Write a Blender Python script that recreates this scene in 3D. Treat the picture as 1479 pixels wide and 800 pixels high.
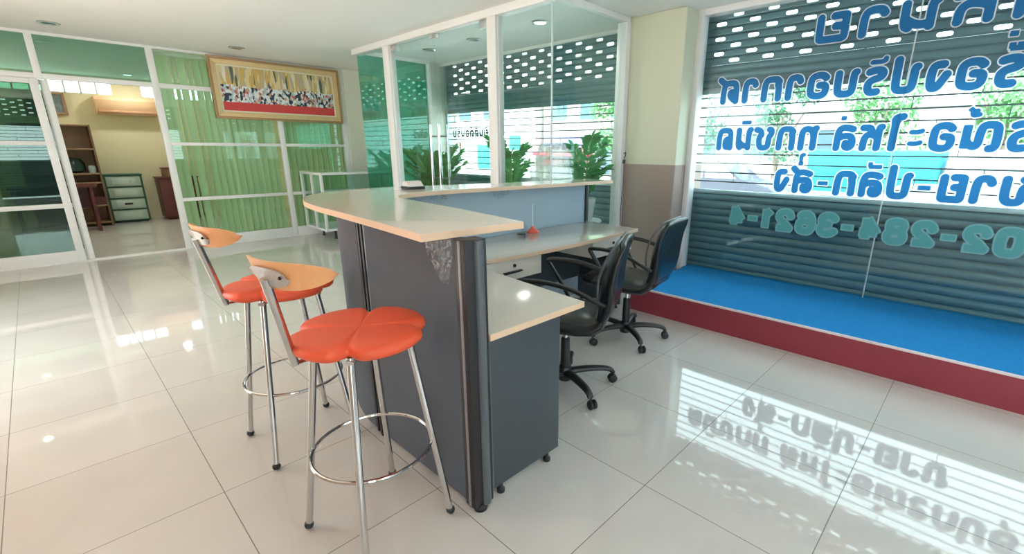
import bpy, bmesh, math, random
import numpy as np
from mathutils import Vector, Matrix, noise
for o in list(bpy.data.objects):
    bpy.data.objects.remove(o, do_unlink=True)
S = bpy.context.scene
COL = S.collection
PI = math.pi
random.seed(7)

# ------------------------------------------------------------ camera
W, H = 1479, 800
YAW, PITCH, ROLL = math.radians(43.11), math.radians(16.18), math.radians(0.39)
FPX, CX, CY, CAMH = 673.1, 789.1, 411.15, 1.3272
cam = bpy.data.cameras.new('camera')
cam.sensor_width = 36.0
cam.lens = FPX / W * 36.0
cam.shift_x = (W / 2 - CX) / W
cam.shift_y = (CY - H / 2) / W
cam.clip_start = 0.05
cam.clip_end = 300
co = bpy.data.objects.new('camera', cam)
COL.objects.link(co)
f = Vector((math.cos(PITCH) * math.cos(YAW), math.cos(PITCH) * math.sin(YAW), -math.sin(PITCH)))
r0 = Vector((math.sin(YAW), -math.cos(YAW), 0))
u0 = r0.cross(f)
rr = math.cos(ROLL) * r0 + math.sin(ROLL) * u0
uu = math.cos(ROLL) * u0 - math.sin(ROLL) * r0
M = Matrix((rr, uu, -f)).transposed().to_4x4()
M.translation = Vector((0, 0, CAMH))
co.matrix_world = M
S.camera = co

# ------------------------------------------------------------ light, sky, exposure
S.view_settings.view_transform = 'Standard'
S.view_settings.look = 'None'
S.view_settings.gamma = 1.0
S.view_settings.use_curve_mapping = False
S.view_settings.exposure = -0.45
try:
    S.cycles.use_denoising = True
    S.cycles.max_bounces = 14
    S.cycles.diffuse_bounces = 8
    S.cycles.glossy_bounces = 5
    S.cycles.transmission_bounces = 6
    S.cycles.transparent_max_bounces = 32
    S.cycles.sample_clamp_indirect = 12.0
    S.cycles.caustics_reflective = False
    S.cycles.caustics_refractive = False
except Exception:
    pass
w = bpy.data.worlds.new('sky')
S.world = w
w.use_nodes = True
bgn = w.node_tree.nodes['Background']
bgn.inputs[0].default_value = (0.80, 0.93, 1.0, 1)
bgn.inputs[1].default_value = 8.0
sun = bpy.data.lights.new('sun', 'SUN')
sun.energy = 32.0
sun.angle = 0.03
sun.color = (1.0, 0.98, 0.95)
so = bpy.data.objects.new('sun', sun)
COL.objects.link(so)
so.rotation_euler = Vector((-0.42, 0.02, 0.907)).to_track_quat('Z', 'Y').to_euler()
LAMP_W = 13.0        # watts of each ceiling downlight

# ------------------------------------------------------------ helpers: objects
def wloc(o):
    v = Vector((0, 0, 0))
    while o is not None:
        v += o.location
        o = o.parent
    return v

def thing(name, label, cat, loc=(0, 0, 0), group=None, rotz=0.0):
    o = bpy.data.objects.new(name, None)
    COL.objects.link(o)
    o.empty_display_size = 0.1
    o.location = loc
    o.rotation_euler = (0, 0, rotz)
    o['label'] = label
    o['category'] = cat
    if group:
        o['group'] = group
    return o

def tag(o, label, cat, group=None):
    o['label'] = label
    o['category'] = cat
    if group:
        o['group'] = group
    return o

def obj(name, bm, mat, parent=None, local=False, smooth=True, ang=35):
    me = bpy.data.meshes.new(name)
    bmesh.ops.recalc_face_normals(bm, faces=bm.faces[:])
    bm.to_mesh(me)
    bm.free()
    if smooth:
        for p in me.polygons:
            p.use_smooth = True
        try:
            me.set_sharp_from_angle(angle=math.radians(ang))
        except Exception:
            pass
    o = bpy.data.objects.new(name, me)
    COL.objects.link(o)
    for m in (mat if isinstance(mat, (list, tuple)) else [mat]):
        me.materials.append(m)
    if parent is not None:
        o.parent = parent
        if not local:
            o.location = -wloc(parent)
    return o

def struct(name, bm, mat, parent=None, smooth=True):
    o = obj(name, bm, mat, parent, smooth=smooth)
    if parent is None:
        o['kind'] = 'structure'
    return o

def sroot(name, loc=(0, 0, 0)):
    o = bpy.data.objects.new(name, None)
    COL.objects.link(o)
    o.location = loc
    o['kind'] = 'structure'
    return o

def dup(root, loc, rotz=0.0, label=None, group=None):
    r = root.copy()
    COL.objects.link(r)
    r.location = loc
    r.rotation_euler = (0, 0, rotz)
    if label:
        r['label'] = label
    if group:
        r['group'] = group
    for ch in list(root.children):
        c = ch.copy()
        COL.objects.link(c)
        c.parent = r
        for g in list(ch.children):
            d = g.copy()
            COL.objects.link(d)
            d.parent = c
    return r

# ------------------------------------------------------------ helpers: shapes
def B():
    return bmesh.new()

def box(bm, x0, x1, y0, y1, z0, z1, bev=0.0, seg=2):
    r = bmesh.ops.create_cube(bm, size=1.0)
    vs = r['verts']
    for v in vs:
        v.co = Vector((x0 + (v.co.x + .5) * (x1 - x0), y0 + (v.co.y + .5) * (y1 - y0), z0 + (v.co.z + .5) * (z1 - z0)))
    if bev > 0:
        es = list({e for v in vs for e in v.link_edges})
        bmesh.ops.bevel(bm, geom=es, offset=bev, segments=seg, affect='EDGES', profile=0.5)
    return bm

def prism(bm, pts, z0, z1, axis='z', bev=0.0):
    """extrude a polygon; axis z: pts are (x,y); axis x: pts are (y,z); axis y: pts are (x,z)"""
    def P(p, h):
        if axis == 'z':
            return (p[0], p[1], h)
        if axis == 'x':
            return (h, p[0], p[1])
        return (p[0], h, p[1])
    a = [bm.verts.new(P(p, z0)) for p in pts]
    b = [bm.verts.new(P(p, z1)) for p in pts]
    n = len(pts)
    fs = [bm.faces.new(a[::-1]), bm.faces.new(b)]
    for i in range(n):
        fs.append(bm.faces.new((a[i], a[(i + 1) % n], b[(i + 1) % n], b[i])))
    if bev > 0:
        es = list(set(fs[0].edges) | set(fs[1].edges))
        bmesh.ops.bevel(bm, geom=es, offset=bev, segments=2, affect='EDGES', profile=0.5)
    return bm

def loft(bm, rings, cap=True, closed=True):
    vr = [[bm.verts.new(p) for p in ring] for ring in rings]
    n = len(rings[0])
    for i in range(len(vr) - 1):
        for j in range(n if closed else n - 1):
            k = (j + 1) % n
            bm.faces.new((vr[i][j], vr[i][k], vr[i + 1][k], vr[i + 1][j]))
    if cap and closed:
        bm.faces.new(vr[0][::-1])
        bm.faces.new(vr[-1])
    return bm

def tube(bm, pts, r, n=10, cap=True, flat=1.0):
    """round tube along a polyline; r a number or a list"""
    pts = [Vector(p) for p in pts]
    rs = r if isinstance(r, (list, tuple)) else [r] * len(pts)
    t0 = (pts[1] - pts[0]).normalized()
    ref = Vector((0, 0, 1)) if abs(t0.z) < 0.9 else Vector((1, 0, 0))
    nrm = t0.cross(ref).normalized()
    rings = []
    for i, p in enumerate(pts):
        if i == 0:
            t = t0
        elif i == len(pts) - 1:
            t = (pts[i] - pts[i - 1]).normalized()
        else:
            t = ((pts[i + 1] - p).normalized() + (p - pts[i - 1]).normalized()).normalized()
        nrm = (nrm - t * nrm.dot(t)).normalized()
        b = t.cross(nrm)
        rings.append([p + (nrm * math.cos(2 * PI * k / n) + b * math.sin(2 * PI * k / n) * flat) * rs[i] for k in range(n)])
    return loft(bm, rings, cap)

def torus(bm, c, R, r, n=48, m=8):
    rings = []
    for i in range(n):
        a = 2 * PI * i / n
        rings.append([(c[0] + (R + r * math.cos(2 * PI * k / m)) * math.cos(a),
                       c[1] + (R + r * math.cos(2 * PI * k / m)) * math.sin(a),
                       c[2] + r * math.sin(2 * PI * k / m)) for k in range(m)])
    rings.append(rings[0])
    loft(bm, rings, cap=False)
    bmesh.ops.remove_doubles(bm, verts=bm.verts[:], dist=1e-5)
    return bm

def lathe(bm, prof, c=(0, 0, 0), n=24, axis='z', cap=True):
    rings = []
    for (r, h) in prof:
        ring = []
        for k in range(n):
            a = 2 * PI * k / n
            p = (r * math.cos(a), r * math.sin(a), h)
            if axis == 'x':
                p = (h, p[0], p[1])
            elif axis == 'y':
                p = (p[0], h, p[1])
            ring.append((c[0] + p[0], c[1] + p[1], c[2] + p[2]))
        rings.append(ring)
    return loft(bm, rings, cap)

def sphere(bm, c, r, seg=12):
    ret = bmesh.ops.create_uvsphere(bm, u_segments=seg, v_segments=max(6, seg // 2), radius=1.0)
    rs = r if isinstance(r, (tuple, list)) else (r, r, r)
    for v in ret['verts']:
        v.co = Vector((c[0] + v.co.x * rs[0], c[1] + v.co.y * rs[1], c[2] + v.co.z * rs[2]))
    return bm

def chaikin(pts, it=3):
    pts = [Vector(p) for p in pts]
    for _ in range(it):
        q = [pts[0]]
        for a, b in zip(pts[:-1], pts[1:]):
            q += [a * .75 + b * .25, a * .25 + b * .75]
        q.append(pts[-1])
        pts = q
    return pts

# ------------------------------------------------------------ materials
def mat(name, color, rough=0.5, metal=0.0, spec=0.5, coat=0.0, noise_amt=0.0, noise_scale=20.0, bump=0.0, bump_scale=200.0,
        trans=0.0, stretch=None):
    m = bpy.data.materials.new(name)
    m.use_nodes = True
    nt = m.node_tree
    p = nt.nodes['Principled BSDF']
    p.inputs['Base Color'].default_value = (*color, 1)
    p.inputs['Roughness'].default_value = rough
    p.inputs['Metallic'].default_value = metal
    p.inputs['Specular IOR Level'].default_value = spec
    p.inputs['Coat Weight'].default_value = coat
    p.inputs['Coat Roughness'].default_value = 0.08
    tc = nt.nodes.new('ShaderNodeTexCoord')
    src = tc.outputs['Object']
    if stretch:
        mp = nt.nodes.new('ShaderNodeMapping')
        mp.inputs['Scale'].default_value = stretch
        nt.links.new(src, mp.inputs[0])
        src = mp.outputs[0]
    if noise_amt > 0:
        nz = nt.nodes.new('ShaderNodeTexNoise')
        nz.inputs['Scale'].default_value = noise_scale
        nz.inputs['Detail'].default_value = 4
        nt.links.new(src, nz.inputs['Vector'])
        mx = nt.nodes.new('ShaderNodeMix')
        mx.data_type = 'RGBA'
        mx.inputs[6].default_value = (*[c * (1 - noise_amt) for c in color], 1)
        mx.inputs[7].default_value = (*[min(1, c * (1 + noise_amt)) for c in color], 1)
        nt.links.new(nz.outputs['Fac'], mx.inputs[0])
        nt.links.new(mx.outputs[2], p.inputs['Base Color'])
    if bump > 0:
        nb = nt.nodes.new('ShaderNodeTexNoise')
        nb.inputs['Scale'].default_value = bump_scale
        nb.inputs['Detail'].default_value = 3
        nt.links.new(src, nb.inputs['Vector'])
        bp = nt.nodes.new('ShaderNodeBump')
        bp.inputs['Strength'].default_value = bump
        bp.inputs['Distance'].default_value = 0.002
        nt.links.new(nb.outputs['Fac'], bp.inputs['Height'])
        nt.links.new(bp.outputs[0], p.inputs['Normal'])
    if trans > 0:
        tr = nt.nodes.new('ShaderNodeBsdfTranslucent')
        tr.inputs[0].default_value = (*color, 1)
        ms = nt.nodes.new('ShaderNodeMixShader')
        ms.inputs[0].default_value = trans
        nt.links.new(p.outputs[0], ms.inputs[1])
        nt.links.new(tr.outputs[0], ms.inputs[2])
        nt.links.new(ms.outputs[0], nt.nodes['Material Output'].inputs[0])
    return m

def glass(name, tint, f0=0.04, rough=0.0, maxr=0.9):
    """thin architectural glass: tinted see-through mixed with a mirror reflection by the angle (Schlick)"""
    m = bpy.data.materials.new(name)
    m.use_nodes = True
    nt = m.node_tree
    nt.nodes.remove(nt.nodes['Principled BSDF'])
    lw = nt.nodes.new('ShaderNodeLayerWeight')
    lw.inputs['Blend'].default_value = 0.5
    pw = nt.nodes.new('ShaderNodeMath')
    pw.operation = 'POWER'
    pw.inputs[1].default_value = 5.0
    nt.links.new(lw.outputs['Facing'], pw.inputs[0])
    mr = nt.nodes.new('ShaderNodeMapRange')
    mr.inputs['To Min'].default_value = f0
    mr.inputs['To Max'].default_value = maxr
    nt.links.new(pw.outputs[0], mr.inputs['Value'])
    tp = nt.nodes.new('ShaderNodeBsdfTransparent')
    tp.inputs[0].default_value = (*tint, 1)
    gl = nt.nodes.new('ShaderNodeBsdfGlossy')
    gl.inputs['Roughness'].default_value = rough
    gl.inputs[0].default_value = (0.9, 1.0, 0.97, 1)
    ms = nt.nodes.new('ShaderNodeMixShader')
    nt.links.new(mr.outputs[0], ms.inputs[0])
    nt.links.new(tp.outputs[0], ms.inputs[1])
    nt.links.new(gl.outputs[0], ms.inputs[2])
    nt.links.new(ms.outputs[0], nt.nodes['Material Output'].inputs[0])
    return m

def emis(name, color, s):
    m = bpy.data.materials.new(name)
    m.use_nodes = True
    nt = m.node_tree
    nt.nodes.remove(nt.nodes['Principled BSDF'])
    e = nt.nodes.new('ShaderNodeEmission')
    e.inputs[0].default_value = (*color, 1)
    e.inputs[1].default_value = s
    nt.links.new(e.outputs[0], nt.nodes['Material Output'].inputs[0])
    return m

def nodes_of(m):
    return m.node_tree, m.node_tree.nodes, m.node_tree.links

TX, TY, TS = -0.339, 0.204, 0.6
def floor_mat():
    m = mat('polished_tile', (0.74, 0.71, 0.66), rough=0.035, spec=0.75)
    nt, N, L = nodes_of(m)
    p = N['Principled BSDF']
    g = N.new('ShaderNodeNewGeometry')
    sx = N.new('ShaderNodeSeparateXYZ')
    L.new(g.outputs['Position'], sx.inputs[0])
    lines = []
    cells = []
    for i, off in ((0, TX), (1, TY)):
        a = N.new('ShaderNodeMath'); a.operation = 'SUBTRACT'; a.inputs[1].default_value = off
        L.new(sx.outputs[i], a.inputs[0])
        d = N.new('ShaderNodeMath'); d.operation = 'DIVIDE'; d.inputs[1].default_value = TS
        L.new(a.outputs[0], d.inputs[0])
        fl = N.new('ShaderNodeMath'); fl.operation = 'FLOOR'
        L.new(d.outputs[0], fl.inputs[0]); cells.append(fl)
        b = N.new('ShaderNodeMath'); b.operation = 'PINGPONG'; b.inputs[1].default_value = TS / 2
        L.new(a.outputs[0], b.inputs[0])
        c = N.new('ShaderNodeMath'); c.operation = 'LESS_THAN'; c.inputs[1].default_value = 0.0016
        L.new(b.outputs[0], c.inputs[0]); lines.append(c)
    mx = N.new('ShaderNodeMath'); mx.operation = 'MAXIMUM'
    L.new(lines[0].outputs[0], mx.inputs[0]); L.new(lines[1].outputs[0], mx.inputs[1])
    cb = N.new('ShaderNodeCombineXYZ')
    L.new(cells[0].outputs[0], cb.inputs[0]); L.new(cells[1].outputs[0], cb.inputs[1])
    wn = N.new('ShaderNodeTexWhiteNoise'); L.new(cb.outputs[0], wn.inputs['Vector'])
    nz = N.new('ShaderNodeTexNoise'); nz.inputs['Scale'].default_value = 3.5; nz.inputs['Detail'].default_value = 5
    L.new(g.outputs['Position'], nz.inputs['Vector'])
    ad = N.new('ShaderNodeMath'); ad.operation = 'MULTIPLY_ADD'; ad.inputs[1].default_value = 0.35
    L.new(wn.outputs['Value'], ad.inputs[0]); L.new(nz.outputs['Fac'], ad.inputs[2])
    cr = N.new('ShaderNodeMix'); cr.data_type = 'RGBA'
    cr.inputs[6].default_value = (0.60, 0.585, 0.555, 1); cr.inputs[7].default_value = (0.69, 0.68, 0.655, 1)
    L.new(ad.outputs[0], cr.inputs[0])
    gr = N.new('ShaderNodeMix'); gr.data_type = 'RGBA'
    gr.inputs[7].default_value = (0.16, 0.15, 0.13, 1)
    L.new(mx.outputs[0], gr.inputs[0]); L.new(cr.outputs[2], gr.inputs[6])
    L.new(gr.outputs[2], p.inputs['Base Color'])
    ro = N.new('ShaderNodeMapRange'); ro.inputs['To Min'].default_value = 0.035; ro.inputs['To Max'].default_value = 0.5
    L.new(mx.outputs[0], ro.inputs['Value']); L.new(ro.outputs[0], p.inputs['Roughness'])
    return m

def two_tone(name, upper, lower, zsplit):
    m = mat(name, upper, rough=0.6)
    nt, N, L = nodes_of(m)
    g = N.new('ShaderNodeNewGeometry'); sx = N.new('ShaderNodeSeparateXYZ')
    L.new(g.outputs['Position'], sx.inputs[0])
    c = N.new('ShaderNodeMath'); c.operation = 'LESS_THAN'; c.inputs[1].default_value = zsplit
    L.new(sx.outputs[2], c.inputs[0])
    mx = N.new('ShaderNodeMix'); mx.data_type = 'RGBA'
    mx.inputs[6].default_value = (*upper, 1); mx.inputs[7].default_value = (*lower, 1)
    L.new(c.outputs[0], mx.inputs[0])
    L.new(mx.outputs[2], N['Principled BSDF'].inputs['Base Color'])
    return m

FLOOR = floor_mat()
CEIL = mat('ceiling_paint', (0.88, 0.885, 0.86), 0.85, noise_amt=0.02, noise_scale=1.5)
WALL_Y = two_tone('wall_paint', (0.62, 0.64, 0.49), (0.34, 0.27, 0.23), 1.195)
WALL_BACK = mat('yellow_wall_paint', (0.82, 0.76, 0.50), 0.7, noise_amt=0.04, noise_scale=1.2)
WALL_PEACH = mat('peach_wall_paint', (0.82, 0.60, 0.46), 0.7, noise_amt=0.03, noise_scale=1.0)
WALL_CREAM = mat('cream_wall_paint', (0.74, 0.75, 0.66), 0.7, noise_amt=0.03, noise_scale=1.0)
ALU = mat('white_powder_coat', (0.80, 0.81, 0.80), 0.32, spec=0.5, noise_amt=0.015, noise_scale=4)
ALU_RAW = mat('brushed_aluminium', (0.72, 0.73, 0.73), 0.28, metal=0.9, noise_amt=0.05, noise_scale=30)
CHROME = mat('chrome', (0.62, 0.62, 0.62), 0.09, metal=1.0, noise_amt=0.04, noise_scale=60)
G_CLEAR = glass('clear_glass', (0.92, 0.98, 0.97), 0.03)
G_DOOR = glass('greenish_glass', (0.925, 0.975, 0.965), 0.035)
G_TEAL = glass('teal_glass', (0.30, 0.78, 0.70), 0.05)
G_SHOP = glass('shopfront_glass', (0.91, 0.985, 0.985), 0.03)
G_DARK = glass('green_film_glass', (0.46, 0.60, 0.50), 0.07)
G_TRANS = glass('transom_glass', (0.50, 0.76, 0.68), 0.12)
G_PART = glass('partition_glass', (0.86, 0.94, 0.87), 0.045)
BLIND = mat('green_blind_fabric', (0.58, 0.74, 0.52), 0.75, noise_amt=0.10, noise_scale=3, stretch=(14, 14, 0.4), bump=0.1, trans=0.4)
LAM = mat('maple_laminate', (0.72, 0.69, 0.61), 0.13, spec=0.5, noise_amt=0.05, noise_scale=5, stretch=(1, 6, 1), coat=0.3)
EDGE = mat('peach_edge_band', (0.80, 0.58, 0.40), 0.35, noise_amt=0.03, noise_scale=12)
CREAM = mat('cream_laminate', (0.84, 0.80, 0.70), 0.35, noise_amt=0.03, noise_scale=5)
GREYP = mat('grey_panel_fabric', (0.096, 0.114, 0.142), 0.85, noise_amt=0.12, noise_scale=9, bump=0.25, bump_scale=500)
GREYD = mat('dark_grey_laminate', (0.052, 0.068, 0.080), 0.45, noise_amt=0.06, noise_scale=8)
BLUEP = mat('blue_grey_panel', (0.36, 0.47, 0.55), 0.7, noise_amt=0.06, noise_scale=6, bump=0.15, bump_scale=500)
POSTD = mat('dark_bronze_profile', (0.016, 0.015, 0.018), 0.45, noise_amt=0.1, noise_scale=20)
POSTG = mat('grey_profile', (0.095, 0.115, 0.13), 0.3, spec=0.6, noise_amt=0.05, noise_scale=20)
BLACKP = mat('black_plastic', (0.018, 0.020, 0.022), 0.38, noise_amt=0.08, noise_scale=40)
LEATHER = mat('black_leatherette', (0.010, 0.015, 0.018), 0.27, spec=0.45, noise_amt=0.15, noise_scale=12, bump=0.15, bump_scale=350)
PIPING = mat('leatherette_piping', (0.06, 0.075, 0.08), 0.3, noise_amt=0.1, noise_scale=40)
ORANGE = mat('orange_vinyl', (0.86, 0.115, 0.045), 0.42, spec=0.45, noise_amt=0.07, noise_scale=9, bump=0.08, bump_scale=250)
PEACHW = mat('peach_wood', (0.87, 0.44, 0.20), 0.42, noise_amt=0.05, noise_scale=6, stretch=(1, 1, 8))
PLATE = mat('grey_plate', (0.52, 0.50, 0.48), 0.35, metal=0.5, noise_amt=0.06, noise_scale=30)
RED = mat('red_fascia', (0.30, 0.040, 0.060), 0.38, noise_amt=0.10, noise_scale=3)
BLUEC = mat('blue_carpet', (0.025, 0.26, 0.62), 0.95, spec=0.1, noise_amt=0.15, noise_scale=40, bump=0.3, bump_scale=400)
TRIM_P = mat('pink_white_trim', (0.80, 0.70, 0.72), 0.4, noise_amt=0.03, noise_scale=20)
SHUT = mat('shutter_steel', (0.13, 0.21, 0.245), 0.38, metal=0.25, spec=0.5, noise_amt=0.12, noise_scale=4, stretch=(1, 1, 6))
SHUT_EDGE = mat('shutter_rail', (0.42, 0.50, 0.54), 0.35, metal=0.4, noise_amt=0.05, noise_scale=10)
ROD = mat('shutter_rod', (0.13, 0.14, 0.15), 0.4, metal=0.5, noise_amt=0.1, noise_scale=20)
BLUEV = mat('blue_vinyl', (0.022, 0.225, 0.50), 0.45, noise_amt=0.03, noise_scale=3, trans=0.55)
WHITEV = mat('white_vinyl', (0.80, 0.86, 0.90), 0.45, noise_amt=0.02, noise_scale=3, trans=0.5)
TEALV = mat('teal_vinyl', (0.10, 0.42, 0.43), 0.45, noise_amt=0.03, noise_scale=3, trans=0.2)
TEALV2 = mat('pale_teal_vinyl', (0.20, 0.48, 0.50), 0.45, noise_amt=0.03, noise_scale=3, trans=0.2)
DTEALV = mat('dark_teal_vinyl', (0.015, 0.09, 0.11), 0.5, noise_amt=0.03, noise_scale=3)
LEAF = mat('glossy_leaf', (0.075, 0.34, 0.11), 0.25, spec=0.6, noise_amt=0.35, noise_scale=9, trans=0.4)
STEMG = mat('green_stem', (0.16, 0.30, 0.10), 0.5, noise_amt=0.2, noise_scale=20)
POT = mat('white_ceramic', (0.78, 0.79, 0.78), 0.2, noise_amt=0.03, noise_scale=6)
SOIL = mat('soil', (0.05, 0.035, 0.025), 0.95, noise_amt=0.4, noise_scale=60)
DWOOD = mat('dark_red_wood', (0.135, 0.030, 0.030), 0.4, noise_amt=0.15, noise_scale=4, stretch=(6, 6, 0.6))
BROWN = mat('brown_wood', (0.25, 0.15, 0.09), 0.5, noise_amt=0.2, noise_scale=4, stretch=(6, 6, 0.6))
TAN = mat('tan_wood', (0.42, 0.26, 0.16), 0.5, noise_amt=0.12, noise_scale=4, stretch=(6, 6, 0.6))
MINT = mat('mint_plastic', (0.50, 0.64, 0.56), 0.3, noise_amt=0.04, noise_scale=5, trans=0.15)
DGREEN = mat('dark_green_plastic', (0.03, 0.12, 0.085), 0.35, noise_amt=0.08, noise_scale=10)
ACM = mat('aged_ac_plastic', (0.80, 0.52, 0.30), 0.45, noise_amt=0.04, noise_scale=5)
GOLD = mat('gold_frame', (0.74, 0.54, 0.28), 0.38, metal=0.25, noise_amt=0.12, noise_scale=30)
GOLD2 = mat('dark_gold_frame', (0.42, 0.25, 0.12), 0.4, metal=0.2, noise_amt=0.12, noise_scale=30)
PINKR = mat('coral_plastic', (0.85, 0.16, 0.12), 0.3, noise_amt=0.03, noise_scale=20)
FILM = glass('crumpled_clear_film', (0.92, 0.93, 0.94), 0.05, rough=0.3, maxr=.4)
_nt = FILM.node_tree
_df = _nt.nodes.new('ShaderNodeBsdfDiffuse'); _df.inputs[0].default_value = (.78, .79, .79, 1)
_mx = _nt.nodes.new('ShaderNodeMixShader'); _mx.inputs[0].default_value = .20
_nz = _nt.nodes.new('ShaderNodeTexNoise'); _nz.inputs['Scale'].default_value = 38; _nz.inputs['Detail'].default_value = 6; _nz.inputs['Distortion'].default_value = 1.5
_tc = _nt.nodes.new('ShaderNodeTexCoord'); _nt.links.new(_tc.outputs['Object'], _nz.inputs['Vector'])
_mr = _nt.nodes.new('ShaderNodeMapRange'); _mr.inputs['From Min'].default_value = .48; _mr.inputs['From Max'].default_value = .68; _mr.inputs['To Max'].default_value = .32
_nt.links.new(_nz.outputs['Fac'], _mr.inputs['Value']); _nt.links.new(_mr.outputs[0], _mx.inputs[0])
_old = _nt.nodes['Material Output'].inputs[0].links[0].from_socket
_nt.links.new(_old, _mx.inputs[1]); _nt.links.new(_df.outputs[0], _mx.inputs[2]); _nt.links.new(_mx.outputs[0], _nt.nodes['Material Output'].inputs[0])
LAMPON = emis('lamp_glow', (1.0, 0.97, 0.90), 9.0)
LAMPOFF = mat('lamp_unlit', (0.16, 0.16, 0.16), 0.25, metal=0.6, noise_amt=0.1, noise_scale=30)

# ------------------------------------------------------------ measures (metres)
ZC = 2.505           # ceiling
YP = 7.79            # partition plane
XW = 4.33            # shop window glass
XS = 4.45            # shutter plane
YB = 11.74           # back room wall
YR = -3.1            # wall behind the camera
XL = -1.35           # left wall

# ------------------------------------------------------------ room shell
bm = B(); box(bm, XL - .1, 4.62, YR - .3, YB + .1, -0.12, 0.0); struct('floor', bm, FLOOR, smooth=False)
bm = B(); box(bm, XL - .1, 4.75, YR - .3, YB + .1, ZC, ZC + .25); struct('ceiling', bm, CEIL, smooth=False)
bm = B(); box(bm, XL - .1, XL, -1.25, 3.45, 0, ZC); box(bm, XL - .1, XL, 5.6, YP + .05, 0, ZC); box(bm, XL - .1, XL, YR - .3, -2.6, 0, ZC); struct('wall_left', bm, WALL_PEACH, smooth=False)  # gaps are added openings, out of view, that let in daylight
bm = B(); box(bm, XL - .1, XL, YP + .05, YB + .1, 0, ZC); struct('wall_back_room_left', bm, WALL_BACK, smooth=False)
bm = B(); box(bm, 3.70, 3.80, YP + .10, YB + .1, 0, ZC); struct('wall_back_room_right', bm, WALL_BACK, smooth=False)
# back room wall with a clerestory slot
bm = B()
CZ0, CZ1 = 2.20, 2.405
box(bm, XL, 3.70, YB, YB + .1, 0, CZ0)
box(bm, XL, 3.70, YB, YB + .1, CZ1, ZC)
for a, b in ((XL, -1.0), (1.20, 1.60), (2.9, 3.70)):
    box(bm, a, b, YB, YB + .1, CZ0, CZ1)
struct('wall_back', bm, WALL_BACK, smooth=False)
wn = sroot('window_1', (0.1, YB, CZ0))
bm = B()
x = -1.0
while x < 2.9:
    if not (1.17 < x < 1.58):
        box(bm, x - .012, x + .012, YB + .01, YB + .06, CZ0, CZ1)
    x += 0.20
for a, b in ((-1.0, 1.20), (1.60, 2.9)):
    box(bm, a, b, YB + .01, YB + .06, CZ0 - .005, CZ0 + .012); box(bm, a, b, YB + .01, YB + .06, CZ1 - .012, CZ1 + .005)
struct('window_frame', bm, ALU, wn, smooth=False)
bm = B()
box(bm, -1.0, 1.2, YB + .03, YB + .036, CZ0, CZ1); box(bm, 1.6, 2.9, YB + .03, YB + .036, CZ0, CZ1)
struct('pane', bm, G_CLEAR, wn, smooth=False)
# wall continuing the partition to the shopfront
bm = B(); box(bm, 3.58, 4.62, YP - .05, YP + .10, 0, ZC); struct('wall_far', bm, WALL_CREAM, smooth=False)
# shopfront piers
bm = B(); box(bm, 4.08, 4.62, 6.25, YP - .05, 0, ZC, .006); struct('wall_pier_left', bm, WALL_CREAM, smooth=False)
bm = B(); box(bm, 4.05, 4.62, 2.175, 2.775, 0, ZC, .012); struct('wall_pier_right', bm, WALL_Y, smooth=False)
bm = B(); box(bm, 4.05, 4.62, YR - .3, -1.75, 0, ZC); struct('wall_right', bm, WALL_Y, smooth=False)
# wall behind the camera, with a shutter opening like the shopfront's
bm = B()
box(bm, XL, -0.75, YR - .2, YR, 0, ZC); box(bm, 3.3, 4.05, YR - .2, YR, 0, ZC)
struct('wall_rear', bm, WALL_CREAM, smooth=False)

# ------------------------------------------------------------ roller shutters
def slat_strip(bm, u0, u1, z0, pitch, bulge):
    prof = [(0, 0.0), (.12, .55), (.28, .95), (.5, 1.0), (.72, .95), (.88, .55), (1.0, 0.0)]
    rows = []
    for t, b in prof:
        rows.append((bm.verts.new((u0, b * bulge, z0 + t * pitch)), bm.verts.new((u1, b * bulge, z0 + t * pitch))))
    for a, b in zip(rows[:-1], rows[1:]):
        bm.faces.new((a[0], a[1], b[1], b[0]))

def slot_strip(bm, u0, u1, z0, pitch, bulge, cents, sl=0.090, sh=0.028):
    zm0, zm1 = z0 + pitch / 2 - sh / 2, z0 + pitch / 2 + sh / 2
    def band(za, ya, zb, yb):
        v = [bm.verts.new(p) for p in ((u0, ya, za), (u1, ya, za), (u1, yb, zb), (u0, yb, zb))]
        bm.faces.new(v)
    band(z0, 0, z0 + .006, bulge * .8); band(z0 + .006, bulge * .8, zm0, bulge)
    band(zm1, bulge, z0 + pitch - .006, bulge * .8); band(z0 + pitch - .006, bulge * .8, z0 + pitch, 0)
    zc, r = (zm0 + zm1) / 2, sh / 2
    left = [(u0, zm1), (u0, zm0)]
    for c in cents + [None]:
        if c is None:
            poly = left + [(u1, zm0), (u1, zm1)]
        else:
            a = c - sl / 2 + r
            arc = [(a + r * math.cos(t), zc + r * math.sin(t)) for t in [-PI / 2 - PI * k / 6 for k in range(7)]]
            poly = left + [(q[0], q[1]) for q in arc]
        bm.faces.new([bm.verts.new((p[0], bulge, p[1])) for p in poly])
        if c is not None:
            a = c + sl / 2 - r
            left = [(a + r * math.cos(t), zc + r * math.sin(t)) for t in [PI / 2 - PI * k / 6 for k in range(7)]]

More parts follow.
